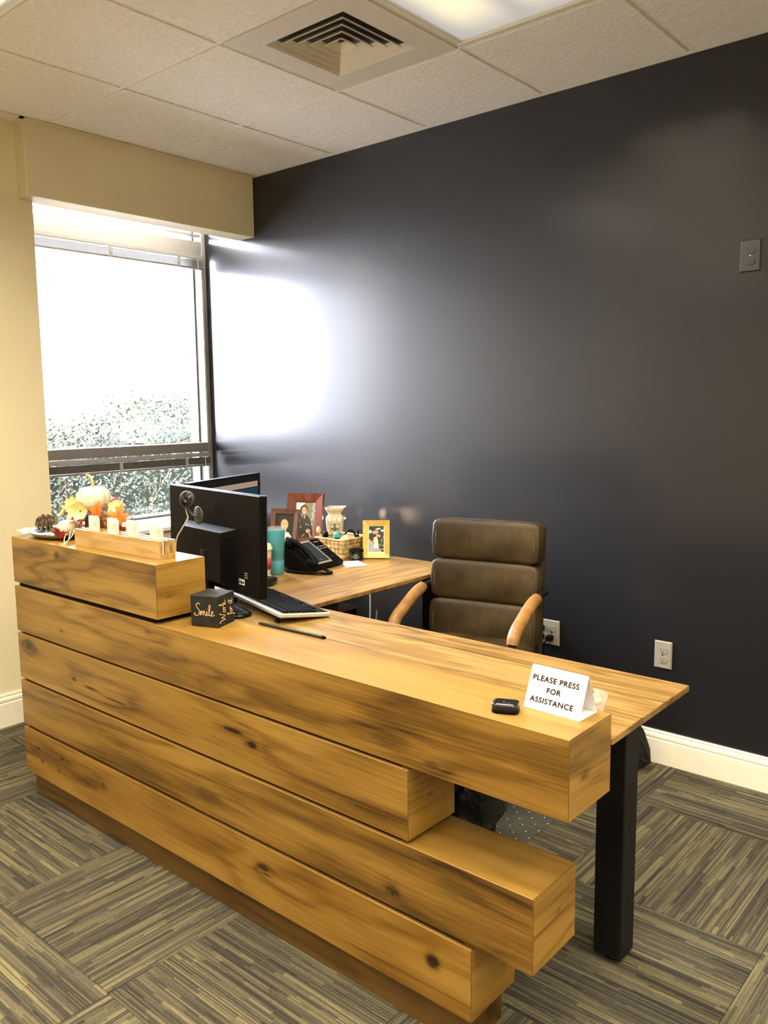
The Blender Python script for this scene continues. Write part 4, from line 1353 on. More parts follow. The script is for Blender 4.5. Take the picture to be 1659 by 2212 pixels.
flower('pale yellow flower in front of the large pumpkin', (1.085, -1.706, 1.116), 0.033, (82, 0, 30))
flower('pale yellow flower between the two pumpkins', (1.028, -1.698, 1.106), 0.030, (75, 0, -10))
flower('cream flower at the right behind the orange leaves', (1.222, -1.648, 1.128), 0.028, (60, 0, 40))

# raffia and a pale leaf
M['raffia'] = plain('raffia', (0.78, 0.70, 0.50), 0.6)
rf = thing('raffia_strand', 'pale raffia strands trailing by the left end of the card holder', 'raffia', (1.085, -1.755, BT1))
for pts in ([(-0.06, 0.02, 0.03), (-0.02, -0.01, 0.012), (0.01, -0.025, 0.002), (-0.015, -0.03, 0.0015)], [(-0.05, 0.03, 0.035), (0.0, 0.0, 0.025), (0.012, -0.018, 0.008), (0.0, -0.03, 0.0015)], [(-0.02, 0.03, 0.045), (0.018, 0.0, 0.03), (0.014, -0.02, 0.01), (0.02, -0.028, 0.0015)]):
    m_ = MB(); m_.tube(cat_rom(pts, 6), 0.0016, 5, flat=0.5); m_.build('strand', M['raffia'], rf)
M['gauze'] = plain('gauze', (0.84, 0.72, 0.42), 0.5)
gz = thing('pale_leaf', 'pale yellow translucent leaf at the left end of the top beam', 'leaf', (0.778, -1.758, BT1 + 0.019), 0, None, (R(8), R(-6), R(75)))
m_ = MB()
a = m_.pts([(p[0] * 0.040, p[1] * 0.055, 0.004 * math.sin(p[1] * 6)) for p in outl]); m_.face([a + q for q in range(len(outl))])
o = m_.build('blade', M['gauze'], gz); sol = o.modifiers.new('thick', 'SOLIDIFY'); sol.thickness = 0.0008
m_ = MB(); m_.tube([(0, -0.016, 0.0), (0.004, -0.03, -0.005), (0.003, -0.045, -0.018)], 0.001, 5); m_.build('stem', M['gauze'], gz)

# =================================================================== THINGS ON THE WORK DESK
# ---- monitors
def monitor(label, loc, rz, w, zb, zt, tilt=2.0, foot=(0.17, 0.11)):
    t = thing('computer_monitor', label, 'monitor', (loc[0], loc[1], TT), rz)
    h = zt - zb
    m_ = MB(); m_.cbox(-w / 2, w / 2, -0.0300, -0.004, 0.0, h, 0.003)
    pn = m_.build('panel', M['black_plastic'], t, (0, 0, zb - TT), (R(-tilt), 0, 0))
    m_ = MB()
    for (x0, x1, z0, z1) in ((-w / 2, w / 2, 0.0, 0.022), (-w / 2, w / 2, h - 0.018, h), (-w / 2, -w / 2 + 0.018, 0.022, h - 0.018), (w / 2 - 0.018, w / 2, 0.022, h - 0.018)):
        m_.cbox(x0, x1, -0.0039, -0.0005, z0, z1, 0.001)
    m_.build('bezel', M['black_gloss'], pn)
    m_ = MB(); m_.box(-w / 2 + 0.018, w / 2 - 0.018, -0.0039, -0.0029, 0.022, h - 0.018)
    scr = m_.build('screen', M['screen_dark'], pn)
    m_ = MB()
    m_.hexa([(-0.145, -0.062, 0.03), (0.115, -0.062, 0.03), (0.175, -0.030, 0.012), (-0.19, -0.030, 0.012), (-0.145, -0.062, 0.205), (0.115, -0.062, 0.205), (0.175, -0.030, 0.222), (-0.19, -0.030, 0.222)])
    m_.build('rear_housing', M['black_plastic'], pn)
    for q in range(20):
        m_ = MB(); z_ = 0.042 + q * 0.0078
        m_.hexa([(0.1175, -0.0633, z_), (0.1240, -0.0600, z_), (0.1655, -0.0378, z_), (0.1620, -0.0382, z_), (0.1175, -0.0633, z_ + 0.004), (0.1240, -0.0600, z_ + 0.004), (0.1655, -0.0378, z_ + 0.004), (0.1620, -0.0382, z_ + 0.004)])
        m_.build('vent_rib', M['black_plastic'], pn)
    m_ = MB(); m_.rbox(-0.030, 0.030, -0.060, -0.033, 0.012, zb - TT + 0.14, 0.008, 2); m_.build('stand_neck', M['black_plastic'], t)
    m_ = MB(); m_.ell((0, -0.045, 0.007), (foot[0], foot[1], 0.0068), 36, 6, 0.8, 0, 0.5); m_.build('stand_base', M['black_gloss'], t)
    return t, pn
M['screen_dark'] = plain('screen_dark', (0.008, 0.010, 0.013), 0.15, 0.5)
mon1, pn1 = monitor('black monitor seen from behind, with a camera stuck on its back', (1.423, -1.372), R(-8.3), 0.636, 0.838, 1.184, 1.5, (0.245, 0.072))
text_mesh('ViewSonic', 0.026, M['black_gloss'], 'maker_lettering', pn1, (-0.01, -0.0303, 0.285), (R(90), 0, 0), 0.0004, 'CENTER', 0.0006)
M['sticker'] = plain('sticker', (0.55, 0.55, 0.55), 0.5)
m_ = MB(); m_.box(0.185, 0.222, -0.0306, -0.0301, 0.035, 0.054); m_.build('sticker', M['sticker'], pn1)
m_ = MB()
for (x0, x1, z0, z1) in ((0.188, 0.194, 0.038, 0.051), (0.196, 0.207, 0.038, 0.049), (0.209, 0.219, 0.040, 0.047)):
    m_.box(x0, x1, -0.0309, -0.03061, z0, z1)
m_.build('sticker_print', M['ink'], pn1, kind='stuff')
m_ = MB()
for q in range(9):
    m_.box(0.222 + (q % 3) * 0.007, 0.226 + (q % 3) * 0.007, -0.0306, -0.0301, 0.060 + (q // 3) * 0.008, 0.064 + (q // 3) * 0.008)
m_.build('mark_print', M['grey_plastic'], pn1, kind='stuff')
mon2, pn2 = monitor('second black monitor standing behind, its lit screen facing right', (1.048, -1.030), R(-72.0), 0.53, 0.838, 1.184, 1.0, (0.13, 0.10))
M['scr_teal'] = emit('screen_teal', (0.018, 0.042, 0.058), 1.0)
M['scr_bar'] = emit('screen_bar', (0.36, 0.26, 0.19), 1.0)
hS2 = 0.346
m_ = MB(); m_.box(-0.245, 0.245, -0.0028, -0.0026, 0.024, hS2 - 0.062); m_.build('screen_image', M['scr_teal'], pn2)
m_ = MB(); m_.box(-0.245, 0.245, -0.0028, -0.0025, hS2 - 0.058, hS2 - 0.034); m_.build('screen_bar', M['scr_bar'], pn2)

# ---- round security camera on the monitor back
mc = thing('security_camera', 'round black webcam stuck to the back of the nearer monitor', 'camera', (1.379, -1.4235, 1.094), R(-8.3))
m_ = MB(); m_.lathe([(0.0, 0.0), (0.030, 0.0), (0.0325, 0.002), (0.0325, 0.0045), (0.030, 0.006), (0.0, 0.007)], 32); m_.xf(Matrix.Rotation(R(90), 4, 'X')); m_.xf(Matrix.Translation((0.012, 0.0, 0)))
M['cam_grey'] = plain('cam_grey', (0.028, 0.030, 0.028), 0.45)
m_.build('magnet_base', M['cam_grey'], mc)
m_ = MB(); m_.tube(cat_rom([(0.010, -0.006, -0.004), (0.002, -0.022, 0.004), (-0.006, -0.030, 0.022), (-0.008, -0.032, 0.040)], 5), 0.0075, 10, flat=0.6); m_.build('neck', M['cam_grey'], mc)
hd_ = (-0.008, -0.034, 0.058)
m_ = MB(); m_.lathe([(0.0, -0.012), (0.022, -0.012), (0.030, -0.006), (0.0305, 0.004), (0.0285, 0.0065), (0.026, 0.0065)], 36, close=False); m_.xf(Matrix.Translation(hd_) @ Matrix.Rotation(R(28), 4, 'Z') @ Matrix.Rotation(R(82), 4, 'X')); hb = m_.build('head', M['cam_grey'], mc)
m_ = MB(); m_.lathe([(0.0262, 0.006), (0.024, 0.0075), (0.012, 0.0082), (0.0105, 0.0095), (0.009, 0.0095), (0.0085, 0.0075), (0.0, 0.0070)], 36, close=False); m_.xf(Matrix.Translation(hd_) @ Matrix.Rotation(R(28), 4, 'Z') @ Matrix.Rotation(R(82), 4, 'X')); m_.build('lens', M['black_gloss'], hb)
M['cable_beige'] = plain('cable_beige', (0.52, 0.44, 0.30), 0.5)
m_ = MB(); m_.tube(cat_rom([(-0.010, -0.026, 0.040), (-0.022, -0.034, 0.028), (-0.018, -0.032, 0.004), (-0.010, -0.034, -0.010), (-0.024, -0.05, -0.045), (-0.046, -0.062, -0.085), (-0.062, -0.06, -0.15), (-0.07, -0.05, -0.23), (-0.06, -0.03, -0.3)], 6), 0.0022, 6); m_.build('cable', M['cable_beige'], mc)

# ---- glossy round device behind the cube
rd_ = thing('round_device', 'small glossy black round device standing behind the word cube', 'device', (1.560, -1.545, TT))
m_ = MB(); m_.lathe([(0.026, 0.0005), (0.030, 0.004), (0.030, 0.070)], 28, close=False); m_.build('body', M['black_plastic'], rd_)
m_ = MB(); m_.lathe([(0.030, 0.070), (0.031, 0.074), (0.030, 0.082), (0.024, 0.088), (0.0, 0.091)], 28, close=False); m_.build('cap', M['black_gloss'], rd_)

# ---- keyboard
ky = thing('keyboard', 'pale grey keyboard with black keys beside the monitor', 'keyboard', (1.634, -1.290, TT), R(-16.5))
M['kb_case'] = plain('kb_case', (0.38, 0.36, 0.31), 0.4, 0.5, var=0.02)
slope = R(6.5)
m_ = MB(); m_.cbox(-0.225, 0.225, -0.095, 0.095, -0.006, 0.008, 0.003)
kc = m_.build('case', M['kb_case'], ky, (0, 0, 0.020), (-slope, 0, 0))
m_ = MB(); m_.cbox(-0.216, 0.216, -0.080, 0.088, 0.0081, 0.0095, 0.0005); m_.build('key_well', M['black_plastic'], kc)
_km = {}
def key(w):
    if w not in _km:
        t_ = MB(); a, c_ = w / 2, 0.008
        t_.hexa([(-a, -c_, 0), (a, -c_, 0), (a, c_, 0), (-a, c_, 0), (-a + .0015, -c_ + .0015, .006), (a - .0015, -c_ + .0015, .006), (a - .0015, c_ - .0015, .006), (-a + .0015, c_ - .0015, .006)])
        _km[w] = t_.build('key', M['black_plastic'], mesh_only=True)
    return _km[w]
# local +y of the keyboard is its near (user) side: rows run from y = -0.07 (function row) to +0.075
for r_, (yy, xs0, n_, w) in enumerate([(-0.068, -0.207, 20, 0.0195), (-0.044, -0.207, 22, 0.0170), (-0.024, -0.205, 21, 0.0175), (-0.004, -0.203, 20, 0.0182), (0.016, -0.205, 21, 0.0175), (0.036, -0.205, 18, 0.0205)]):
    pitch = 0.412 / (n_ - 1)
    for q in range(n_):
        link('key', key(w), kc, (xs0 + q * pitch, yy, 0.0096))
link('key', key(0.10), kc, (0.03, 0.058, 0.0096))
for q in range(6):
    link('key', key(0.024), kc, (-0.20 + q * 0.028 + (0.22 if q > 3 else 0), 0.058, 0.0096))
for sx in (-0.18, 0.18):
    m_ = MB(); m_.cbox(sx - 0.012, sx + 0.012, -0.088, -0.078, -0.0195, 0.012, 0.001); m_.build('riser_foot', M['black_plastic'], ky, (0, 0, 0.0197))

# ---- mouse
ms = thing('computer_mouse', 'glossy black mouse partly hidden behind the monitor edge', 'mouse', (1.318, -1.055, TT), R(20))
m_ = MB(); m_.ell((0, 0, 0.017), (0.033, 0.056, 0.0165), 24, 10, 0.75, 0, 0.8); m_.build('shell', M['black_gloss'], ms)
m_ = MB(); m_.tube([(-0.004, 0.030, 0.031), (0.004, 0.030, 0.031)], 0.006, 12); m_.build('scroll_wheel', M['grey_plastic'], ms)

# ---- thin rod along the back of the top beam
sk = thing('stylus', 'thin dark rod lying on the desktop behind the long top beam', 'stylus', (1.90, -1.470, TT), R(2))
m_ = MB(); m_.tube([(-0.145, 0, 0.0055), (-0.13, 0, 0.0055), (0.12, 0, 0.0055), (0.139, 0, 0.0055)], [0.003, 0.005, 0.005, 0.0055], 10); m_.build('shaft', plain('rod', (0.022, 0.015, 0.010), 0.5), sk)
m_ = MB(); m_.tube([(0.1392, 0, 0.0055), (0.150, 0, 0.0055)], [0.0055, 0.004], 10); m_.build('tip', M['black_plastic'], sk)

# ---- drinks
k = NT('teal_coat'); x, y, z = k.coord()
k.set(k.ramp(k.math('MULTIPLY', z, 5.0), [(0.0, (0.070, 0.285, 0.310)), (1.0, (0.060, 0.29, 0.36))]), 0.35, 0.5); M['teal'] = k.m
tb_ = thing('tumbler', 'tall teal tumbler with a clear lid beside the coffee cup', 'tumbler', (1.180, -0.878, TT))
m_ = MB(); m_.lathe([(0.028, 0.001), (0.030, 0.004), (0.0325, 0.060), (0.0312, 0.062), (0.0326, 0.064), (0.0314, 0.072), (0.0328, 0.074), (0.0385, 0.185), (0.0385, 0.190)], 36); m_.build('body', M['teal'], tb_)
m_ = MB(); m_.lathe([(0.0375, 0.1905), (0.0385, 0.194), (0.0385, 0.200), (0.036, 0.203), (0.030, 0.197), (0.0, 0.197)], 36, close=False); m_.build('lid', M['clear_plastic'], tb_)
cp = thing('coffee_cup', 'cream coffee cup with a red sleeve behind the monitor edge', 'cup', (1.193, -0.966, TT))
M['cup_cream'] = plain('cup_cream', (0.66, 0.57, 0.36), 0.4, var=0.03)
M['cup_red'] = plain('cup_red', (0.40, 0.055, 0.055), 0.6)
m_ = MB(); m_.lathe([(0.027, 0.001), (0.0385, 0.118), (0.039, 0.120)], 32); m_.build('body', M['cup_cream'], cp)
m_ = MB(); m_.lathe([(0.0310, 0.038), (0.0322, 0.038), (0.0368, 0.086), (0.0356, 0.086)], 32, close=False); m_.build('sleeve', M['cup_red'], cp)
m_ = MB(); m_.lathe([(0.0415, 0.1202), (0.0415, 0.127), (0.038, 0.130), (0.035, 0.142), (0.031, 0.143), (0.030, 0.139), (0.0, 0.139)], 32, close=False); m_.build('lid', M['cup_cream'], cp)

# ---- desk telephone (local -y faces the chair side)
ph = thing('desk_phone', 'black desk telephone with a large screen and coiled handset cord', 'telephone', (1.275, -0.672, TT), R(90 + 6))
m_ = MB()
m_.prism([(0.0, 0.006), (0.012, 0.001), (0.15, 0.001), (0.165, 0.012), (0.158, 0.104), (0.150, 0.108), (0.006, 0.024), (0.0, 0.018)], -0.118, 0.118, 'x')
pb_ = m_.build('base', M['black_plastic'], ph)
al = math.atan2(0.084, 0.144)
def PF(x, s, n=0.0):   # point on the sloping face, s along the slope from its front edge
    return (x, 0.006 + s * math.cos(al) - n * math.sin(al), 0.024 + s * math.sin(al) + n * math.cos(al))
def pfbox(mb, x0, x1, s0, s1, n0, n1):
    mb.hexa([PF(x0, s0, n0), PF(x1, s0, n0), PF(x1, s1, n0), PF(x0, s1, n0), PF(x0, s0, n1), PF(x1, s0, n1), PF(x1, s1, n1), PF(x0, s1, n1)])
M['phone_bezel'] = plain('phone_bezel', (0.30, 0.28, 0.22), 0.35)
k = NT('phone_screen'); x, y, z = k.coord(); k.set(k.ramp(k.noise(k.vec(x, y, z), 12.0, 2.0), [(0.35, (0.016, 0.021, 0.030)), (0.65, (0.030, 0.036, 0.046))]), 0.12, 0.5); M['phone_screen'] = k.m
m_ = MB(); pfbox(m_, -0.052, 0.050, 0.004, 0.162, 0.0002, 0.004); m_.build('display_bezel', M['phone_bezel'], ph)
m_ = MB(); pfbox(m_, -0.047, 0.040, 0.014, 0.150, 0.0041, 0.0052); m_.build('screen', M['phone_screen'], ph)
p_ = PF(-0.004, 0.026, 0.0056)
text_mesh('Mitel', 0.0115, M['grey_plastic'], 'maker_lettering', ph, p_, (al, 0, 0), 0.0001, 'CENTER', 0.0001)
bt = MB(); bt.cbox(-0.0055, 0.0055, -0.0042, 0.0042, 0, 0.0025, 0.0008); btm = bt.build('button', M['black_gloss'], mesh_only=True)
bt2 = MB(); bt2.cbox(-0.005, 0.005, -0.0028, 0.0028, 0, 0.0022, 0.0006); btm2 = bt2.build('button', M['grey_plastic'], mesh_only=True)
for r_ in range(4):
    for c_ in range(3):
        link('button', btm, ph, PF(0.066 + c_ * 0.0185, 0.030 + r_ * 0.0155, 0.0002), (al, 0, 0))
for r_ in range(2):
    for c_ in range(3):
        link('button', btm2, ph, PF(0.066 + c_ * 0.0185, 0.096 + r_ * 0.014, 0.0002), (al, 0, 0))
for c_ in range(2):
    link('button', btm2, ph, PF(0.080 + c_ * 0.016, 0.145, 0.0002), (al, 0, 0))
# handset on the left
hp_ = cat_rom([PF(-0.086, 0.000, 0.012), PF(-0.086, 0.018, 0.024), PF(-0.086, 0.05, 0.034), PF(-0.086, 0.085, 0.037), PF(-0.086, 0.12, 0.034), PF(-0.086, 0.152, 0.024), PF(-0.086, 0.17, 0.012)], 5)
m_ = MB(); nn = len(hp_)
m_.tube(hp_, [0.012 + 0.012 * abs(2 * q / (nn - 1) - 1) ** 1.5 for q in range(nn)], 14, flat=0.8)
hs_ = m_.build('handset', M['black_plastic'], ph)
for s_ in (0.012, 0.158):
    m_ = MB(); m_.lathe([(0.024, 0.0), (0.025, 0.004), (0.023, 0.02), (0.017, 0.028)], 24, (0, 0, 0)); m_.xf(Matrix.Translation(PF(-0.086, s_, 0.001)) @ Matrix.Rotation(al, 4, 'X')); m_.build('ear_piece' if s_ > 0.1 else 'mouth_piece', M['black_plastic'], hs_)
# coiled cord: from the handset foot, out over the desk, to the left side of the base
cpth = cat_rom([(-0.080, -0.004, 0.034), (-0.072, -0.030, 0.022), (-0.068, -0.062, 0.009), (-0.080, -0.088, 0.008), (-0.100, -0.086, 0.008), (-0.122, -0.060, 0.008), (-0.140, -0.015, 0.008), (-0.150, 0.04, 0.008), (-0.150, 0.09, 0.008), (-0.134, 0.12, 0.012), (-0.118, 0.125, 0.016)], 14)
hel = []
L_ = 0
turns = 0.0
for q in range(len(cpth) - 1):
    p0, p1 = cpth[q], cpth[q + 1]
    t_ = (p1 - p0).normalized(); a_ = t_.cross(Vector((0, 0, 1))).normalized(); b_ = a_.cross(t_)
    for s_ in range(4):
        pp_ = p0.lerp(p1, s_ / 4)
        turns += (p1 - p0).length / 4 / 0.0046
        fr_ = min(1.0, q / 10, (len(cpth) - q) / 10)
        rr = 0.0052 * max(0.1, fr_)
        hel.append(pp_ + a_ * rr * math.cos(2 * PI * turns) + b_ * rr * math.sin(2 * PI * turns))
m_ = MB(); m_.tube(hel, 0.0019, 5); m_.build('coiled_cord', M['black_plastic'], ph)

# ---- photo frames
def quad2(mb, pts, y, mi):
    mb.poly([(p[0], y, p[1]) for p in pts], mi)
def disc2(mb, cx, cz, rx, rz, y, mi, n=18, a=0.0):
    quad2(mb, [(cx + rx * math.cos(2 * PI * q / n) * math.cos(a) - rz * math.sin(2 * PI * q / n) * math.sin(a), cz + rx * math.cos(2 * PI * q / n) * math.sin(a) + rz * math.sin(2 * PI * q / n) * math.cos(a)) for q in range(n)], y, mi)
def photo_frame(name, label, loc, rz, lean, w, h, bd, dp, mat, inner=None, mats=None, draw=None, step=0.006):
    t = thing(name, label, 'picture frame', loc, rz)
    rot = (-R(lean), 0, 0)
    def bar(pts):   # mitred moulding bar
        m_ = MB()
        (a, b_, c_, d) = pts
        m_.hexa([(a[0], 0.0, a[1]), (b_[0], 0.0, b_[1]), (c_[0], 0.0, c_[1]), (d[0], 0.0, d[1]), (a[0], -dp, a[1]), (b_[0], -dp, b_[1]), (c_[0], -dp + step, c_[1]), (d[0], -dp + step, d[1])])
        ms_ = []
        m_.build('frame_bar', mat, t, (0, 0, 0.002), rot)
        return m_
    O_ = [(-w / 2, 0), (w / 2, 0), (w / 2, h), (-w / 2, h)]
    I_ = [(-w / 2 + bd, bd), (w / 2 - bd, bd), (w / 2 - bd, h - bd), (-w / 2 + bd, h - bd)]
    for q in range(4):
        n_ = (q + 1) % 4
        bar((O_[q], O_[n_], I_[n_], I_[q]))
    if inner:
        m_ = MB(); b2 = 0.006
        J_ = [(-w / 2 + bd + b2, bd + b2), (w / 2 - bd - b2, bd + b2), (w / 2 - bd - b2, h - bd - b2), (-w / 2 + bd + b2, h - bd - b2)]
        for q in range(4):
            n_ = (q + 1) % 4
            m_.poly([(I_[q][0], -dp + step + 0.001, I_[q][1]), (I_[n_][0], -dp + step + 0.001, I_[n_][1]), (J_[n_][0], -dp + step + 0.004, J_[n_][1]), (J_[q][0], -dp + step + 0.004, J_[q][1])])
        m_.build('inner_lip', inner, t, (0, 0, 0.002), rot)
    m_ = MB()
    yb = -dp + step + 0.0045
    quad2(m_, [(-w / 2 + bd - .001, bd - .001), (w / 2 - bd + .001, bd - .001), (w / 2 - bd + .001, h - bd + .001), (-w / 2 + bd - .001, h - bd + .001)], yb, 0)
    cnt = [0]
    def P_(pts, mi):
        cnt[0] += 1
        quad2(m_, [(-w / 2 + bd + p[0] * (w - 2 * bd), bd + p[1] * (h - 2 * bd)) for p in pts], yb - 0.00006 * cnt[0], mi)
    def D__(cx, cz, rx, rz_, mi, a=0.0):
        cnt[0] += 1
        W_, H_ = (w - 2 * bd), (h - 2 * bd)
        disc2(m_, -w / 2 + bd + cx * W_, bd + cz * H_, rx * W_, rz_ * W_, yb - 0.00006 * cnt[0], mi, 20, a)
    draw(P_, D__)
    m_.build('photo', mats, t, (0, 0, 0.002), rot)
    m_ = MB(); m_.box(-w / 2 + 0.004, w / 2 - 0.004, 0.0, 0.004, 0.004, h - 0.004); m_.build('back_board', M['black_plastic'], t, (0, 0, 0.002), rot)
    th = R(lean)
    ez = h * 0.62
    m_ = MB(); top = Vector((0, ez * math.sin(th) + 0.005, ez * math.cos(th)))
    m_.hexa([(-0.02, top.y + 0.065, 0.001), (0.02, top.y + 0.065, 0.001), (0.02, top.y + 0.069, 0.001), (-0.02, top.y + 0.069, 0.001), (-0.012, top.y, top.z), (0.012, top.y, top.z), (0.012, top.y + 0.004, top.z), (-0.012, top.y + 0.004, top.z)])
    m_.build('easel_leg', M['black_plastic'], t)
    return t
P = lambda n, c, r=0.35: plain('photo_' + n, c, r, 0.4, var=0.12, vs=40)
M['mahogany'] = wood('mahogany', 'Z', (0.07, 0.018, 0.010), (0.15, 0.038, 0.022), (0.22, 0.065, 0.035), 71.0, 5, 8, 1.5, (), 0.3)
M['walnut'] = wood('walnut', 'Z', (0.05, 0.022, 0.016), (0.095, 0.045, 0.032), (0.13, 0.065, 0.048), 73.0, 5, 8, 1.5, (), 0.3)
skin, hair, dark = P('skin', (0.62, 0.36, 0.22)), P('hair', (0.05, 0.03, 0.02)), P('dark', (0.022, 0.020, 0.018))
whitec, olive, coat = P('white', (0.72, 0.66, 0.55)), P('olive', (0.22, 0.22, 0.14)), P('coat', (0.055, 0.052, 0.042))
green, blue, pink, pale = P('green', (0.03, 0.05, 0.03)), P('blue', (0.30, 0.38, 0.55)), P('pink', (0.75, 0.30, 0.27)), P('pale', (0.55, 0.58, 0.62))
gold_m = NT('gold_frame'); x, y, z = gold_m.coord()
gold_m.set(gold_m.ramp(gold_m.noise(gold_m.vec(x, y, z), 50.0, 3.0), [(0.3, (0.60, 0.40, 0.09)), (0.7, (0.76, 0.54, 0.15))]), 0.32, 0.5, 0.25)
def draw_girl(P_, D__):
    P_([(0.08, 0.0), (0.95, 0.0), (0.90, 0.30), (0.74, 0.42), (0.40, 0.44), (0.18, 0.30)], 2)
    P_([(0.42, 0.42), (0.62, 0.42), (0.60, 0.52), (0.44, 0.52)], 1)
    D__(0.48, 0.72, 0.25, 0.24, 3)
    D__(0.50, 0.66, 0.20, 0.26, 1, 0.15)
    D__(0.44, 0.69, 0.03, 0.02, 3); D__(0.60, 0.70, 0.03, 0.02, 3)
    D__(0.54, 0.57, 0.06, 0.018, 4)
    D__(0.53, 0.63, 0.025, 0.02, 4)
def draw_lady(P_, D__):
    P_([(0.0, 0.62), (0.55, 1.0), (0.0, 1.0)], 5)
    P_([(0.28, 0.0), (0.98, 0.0), (0.86, 0.34), (0.72, 0.58), (0.46, 0.66), (0.30, 0.52), (0.22, 0.25)], 4)
    D__(0.44, 0.78, 0.18, 0.20, 3)
    P_([(0.28, 0.78), (0.34, 0.50), (0.24, 0.52)], 3)
    D__(0.46, 0.75, 0.12, 0.17, 1, 0.1)
    P_([(0.44, 0.62), (0.52, 0.62), (0.50, 0.52), (0.48, 0.52)], 1)
    D__(0.42, 0.76, 0.02, 0.012, 3); D__(0.51, 0.77, 0.02, 0.012, 3); D__(0.48, 0.69, 0.045, 0.012, 2)
    D__(0.70, 0.20, 0.11, 0.09, 1); P_([(0.72, 0.16), (0.80, 0.14), (0.92, 0.02), (0.82, 0.02)], 1)
    for (a, b_) in ((0.60, 0.38), (0.70, 0.36), (0.86, 0.38), (0.34, 0.30), (0.45, 0.06), (0.52, 0.10)):
        D__(a, b_, 0.025, 0.03, 2)
    for q in range(9):      # white looping line of script down the right edge
        D__(0.90 + 0.035 * math.sin(q * 2.1), 0.96 - q * 0.055, 0.042, 0.045, 2); D__(0.90 + 0.035 * math.sin(q * 2.1), 0.96 - q * 0.055, 0.024, 0.026, 0)
def draw_child(P_, D__):
    P_([(0.0, 0.0), (0.95, 0.0), (0.60, 0.16), (0.25, 0.40), (0.0, 0.52)], 1)
    for (a, b_, c_, d, e) in ((0.12, 0.76, 0.12, 0.10, 4), (0.60, 0.86, 0.16, 0.05, 4), (0.86, 0.80, 0.12, 0.06, 4), (0.80, 0.45, 0.05, 0.12, 5), (0.92, 0.55, 0.04, 0.10, 5), (0.72, 0.30, 0.05, 0.08, 5), (0.9, 0.28, 0.08, 0.05, 5)):
        D__(a, b_, c_, d, e, 0.2)
    P_([(0.34, 0.17), (0.66, 0.17), (0.58, 0.50), (0.50, 0.60), (0.40, 0.56)], 2)
    P_([(0.36, 0.58), (0.26, 0.38), (0.32, 0.36), (0.44, 0.52)], 3)
    P_([(0.05, 0.44), (0.24, 0.32), (0.28, 0.37), (0.10, 0.50)], 3)
    D__(0.47, 0.66, 0.12, 0.10, 6); D__(0.44, 0.74, 0.19, 0.10, 7, 0.1); D__(0.62, 0.62, 0.14, 0.08, 3, -0.3)
    D__(0.46, 0.12, 0.11, 0.05, 7); D__(0.70, 0.14, 0.03, 0.03, 2); D__(0.86, 0.14, 0.14, 0.03, 3)
photo_frame('picture_frame', 'dark brown framed portrait of a girl in a white top', (0.775, -0.470, TT), R(19), 12, 0.150, 0.205, 0.024, 0.020, M['walnut'], None, [dark, skin, whitec, hair, pink], draw_girl)
photo_frame('picture_frame', 'larger mahogany framed portrait standing behind the dark brown one', (0.763, -0.322, TT), R(21), 13, 0.196, 0.268, 0.040, 0.026, M['mahogany'], M['walnut'], [olive, skin, whitec, hair, coat, pale], draw_lady, 0.010)
photo_frame('picture_frame', 'small gold framed picture of a child in a pink hat', (1.277, -0.345, TT), R(37), 10, 0.125, 0.176, 0.022, 0.018, gold_m.m, M['cup_cream'], [green, blue, whitec, skin, pale, olive, hair, pink], draw_child)

# ---- wax warmer with lit holes
M['ceramic'] = plain('ceramic', (0.52, 0.46, 0.33), 0.25, 0.5, var=0.05)
M['pewter'] = plain('pewter', (0.16, 0.15, 0.12), 0.4, 0.5, 0.5)
wm = thing('wax_warmer', 'lit cream ceramic wax warmer with a cross behind the basket', 'wax warmer', (0.898, -0.222, TT), R(36))
m_ = MB()
NQ = 64
def sq(a, r_, e=0.28):
    q = (a / (2 * PI) * 4) % 4          # rounded square walked at even pace
    side, f_ = int(q), (q % 1) * 2 - 1
    rc = 0.30
    d_ = abs(f_)
    u, v = f_, 1.0
    if d_ > 1 - rc:
        g_ = (d_ - (1 - rc)) / rc * PI / 4
        u = math.copysign(1 - rc + rc * math.sin(g_), f_); v = 1 - rc + rc * math.cos(g_)
    return [(u * r_, -v * r_), (v * r_, u * r_), (-u * r_, v * r_), (-v * r_, -u * r_)][side]
prof_ = [(0.038, 0.001), (0.040, 0.010), (0.0395, 0.05), (0.043, 0.10), (0.0465, 0.135), (0.0465, 0.1405), (0.0462, 0.1495), (0.044, 0.157), (0.036, 0.166), (0.034, 0.170), (0.043, 0.186), (0.050, 0.203), (0.0485, 0.2035), (0.040, 0.186), (0.032, 0.176), (0.0005, 0.176)]
rows = [m_.pts([sq(2 * PI * (q + 0.5) / NQ, r_) + (h_,) for q in range(NQ)]) for (r_, h_) in prof_]
def is_hole(q):
    x_, y_ = sq(2 * PI * (q + 1.0) / NQ, 0.0465)
    for v_ in (x_ if abs(abs(y_) - 0.0465) < 0.004 else None, y_ if abs(abs(x_) - 0.0465) < 0.004 else None):
        if v_ is not None and min(abs(v_), abs(v_ - 0.026), abs(v_ + 0.026)) < 0.003:
            return True
    return False
for k_ in range(len(prof_) - 1):
    for q in range(NQ):
        if k_ == 5 and is_hole(q):
            continue
        p = (q + 1) % NQ
        m_.face([rows[k_] + q, rows[k_] + p, rows[k_ + 1] + p, rows[k_ + 1] + q], 0, 3 != k_)
m_.face([rows[0] + q for q in range(NQ)][::-1])
m_.build('body', M['ceramic'], wm)
m_ = MB(); m_.ell((0, 0, 0.128), (0.011, 0.011, 0.013), 14, 8); m_.build('bulb', emit('warmer_bulb', (1.0, 0.75, 0.42), 60.0), wm)
M['hole_glow'] = emit('hole_glow', (1.0, 0.80, 0.45), 12.0)
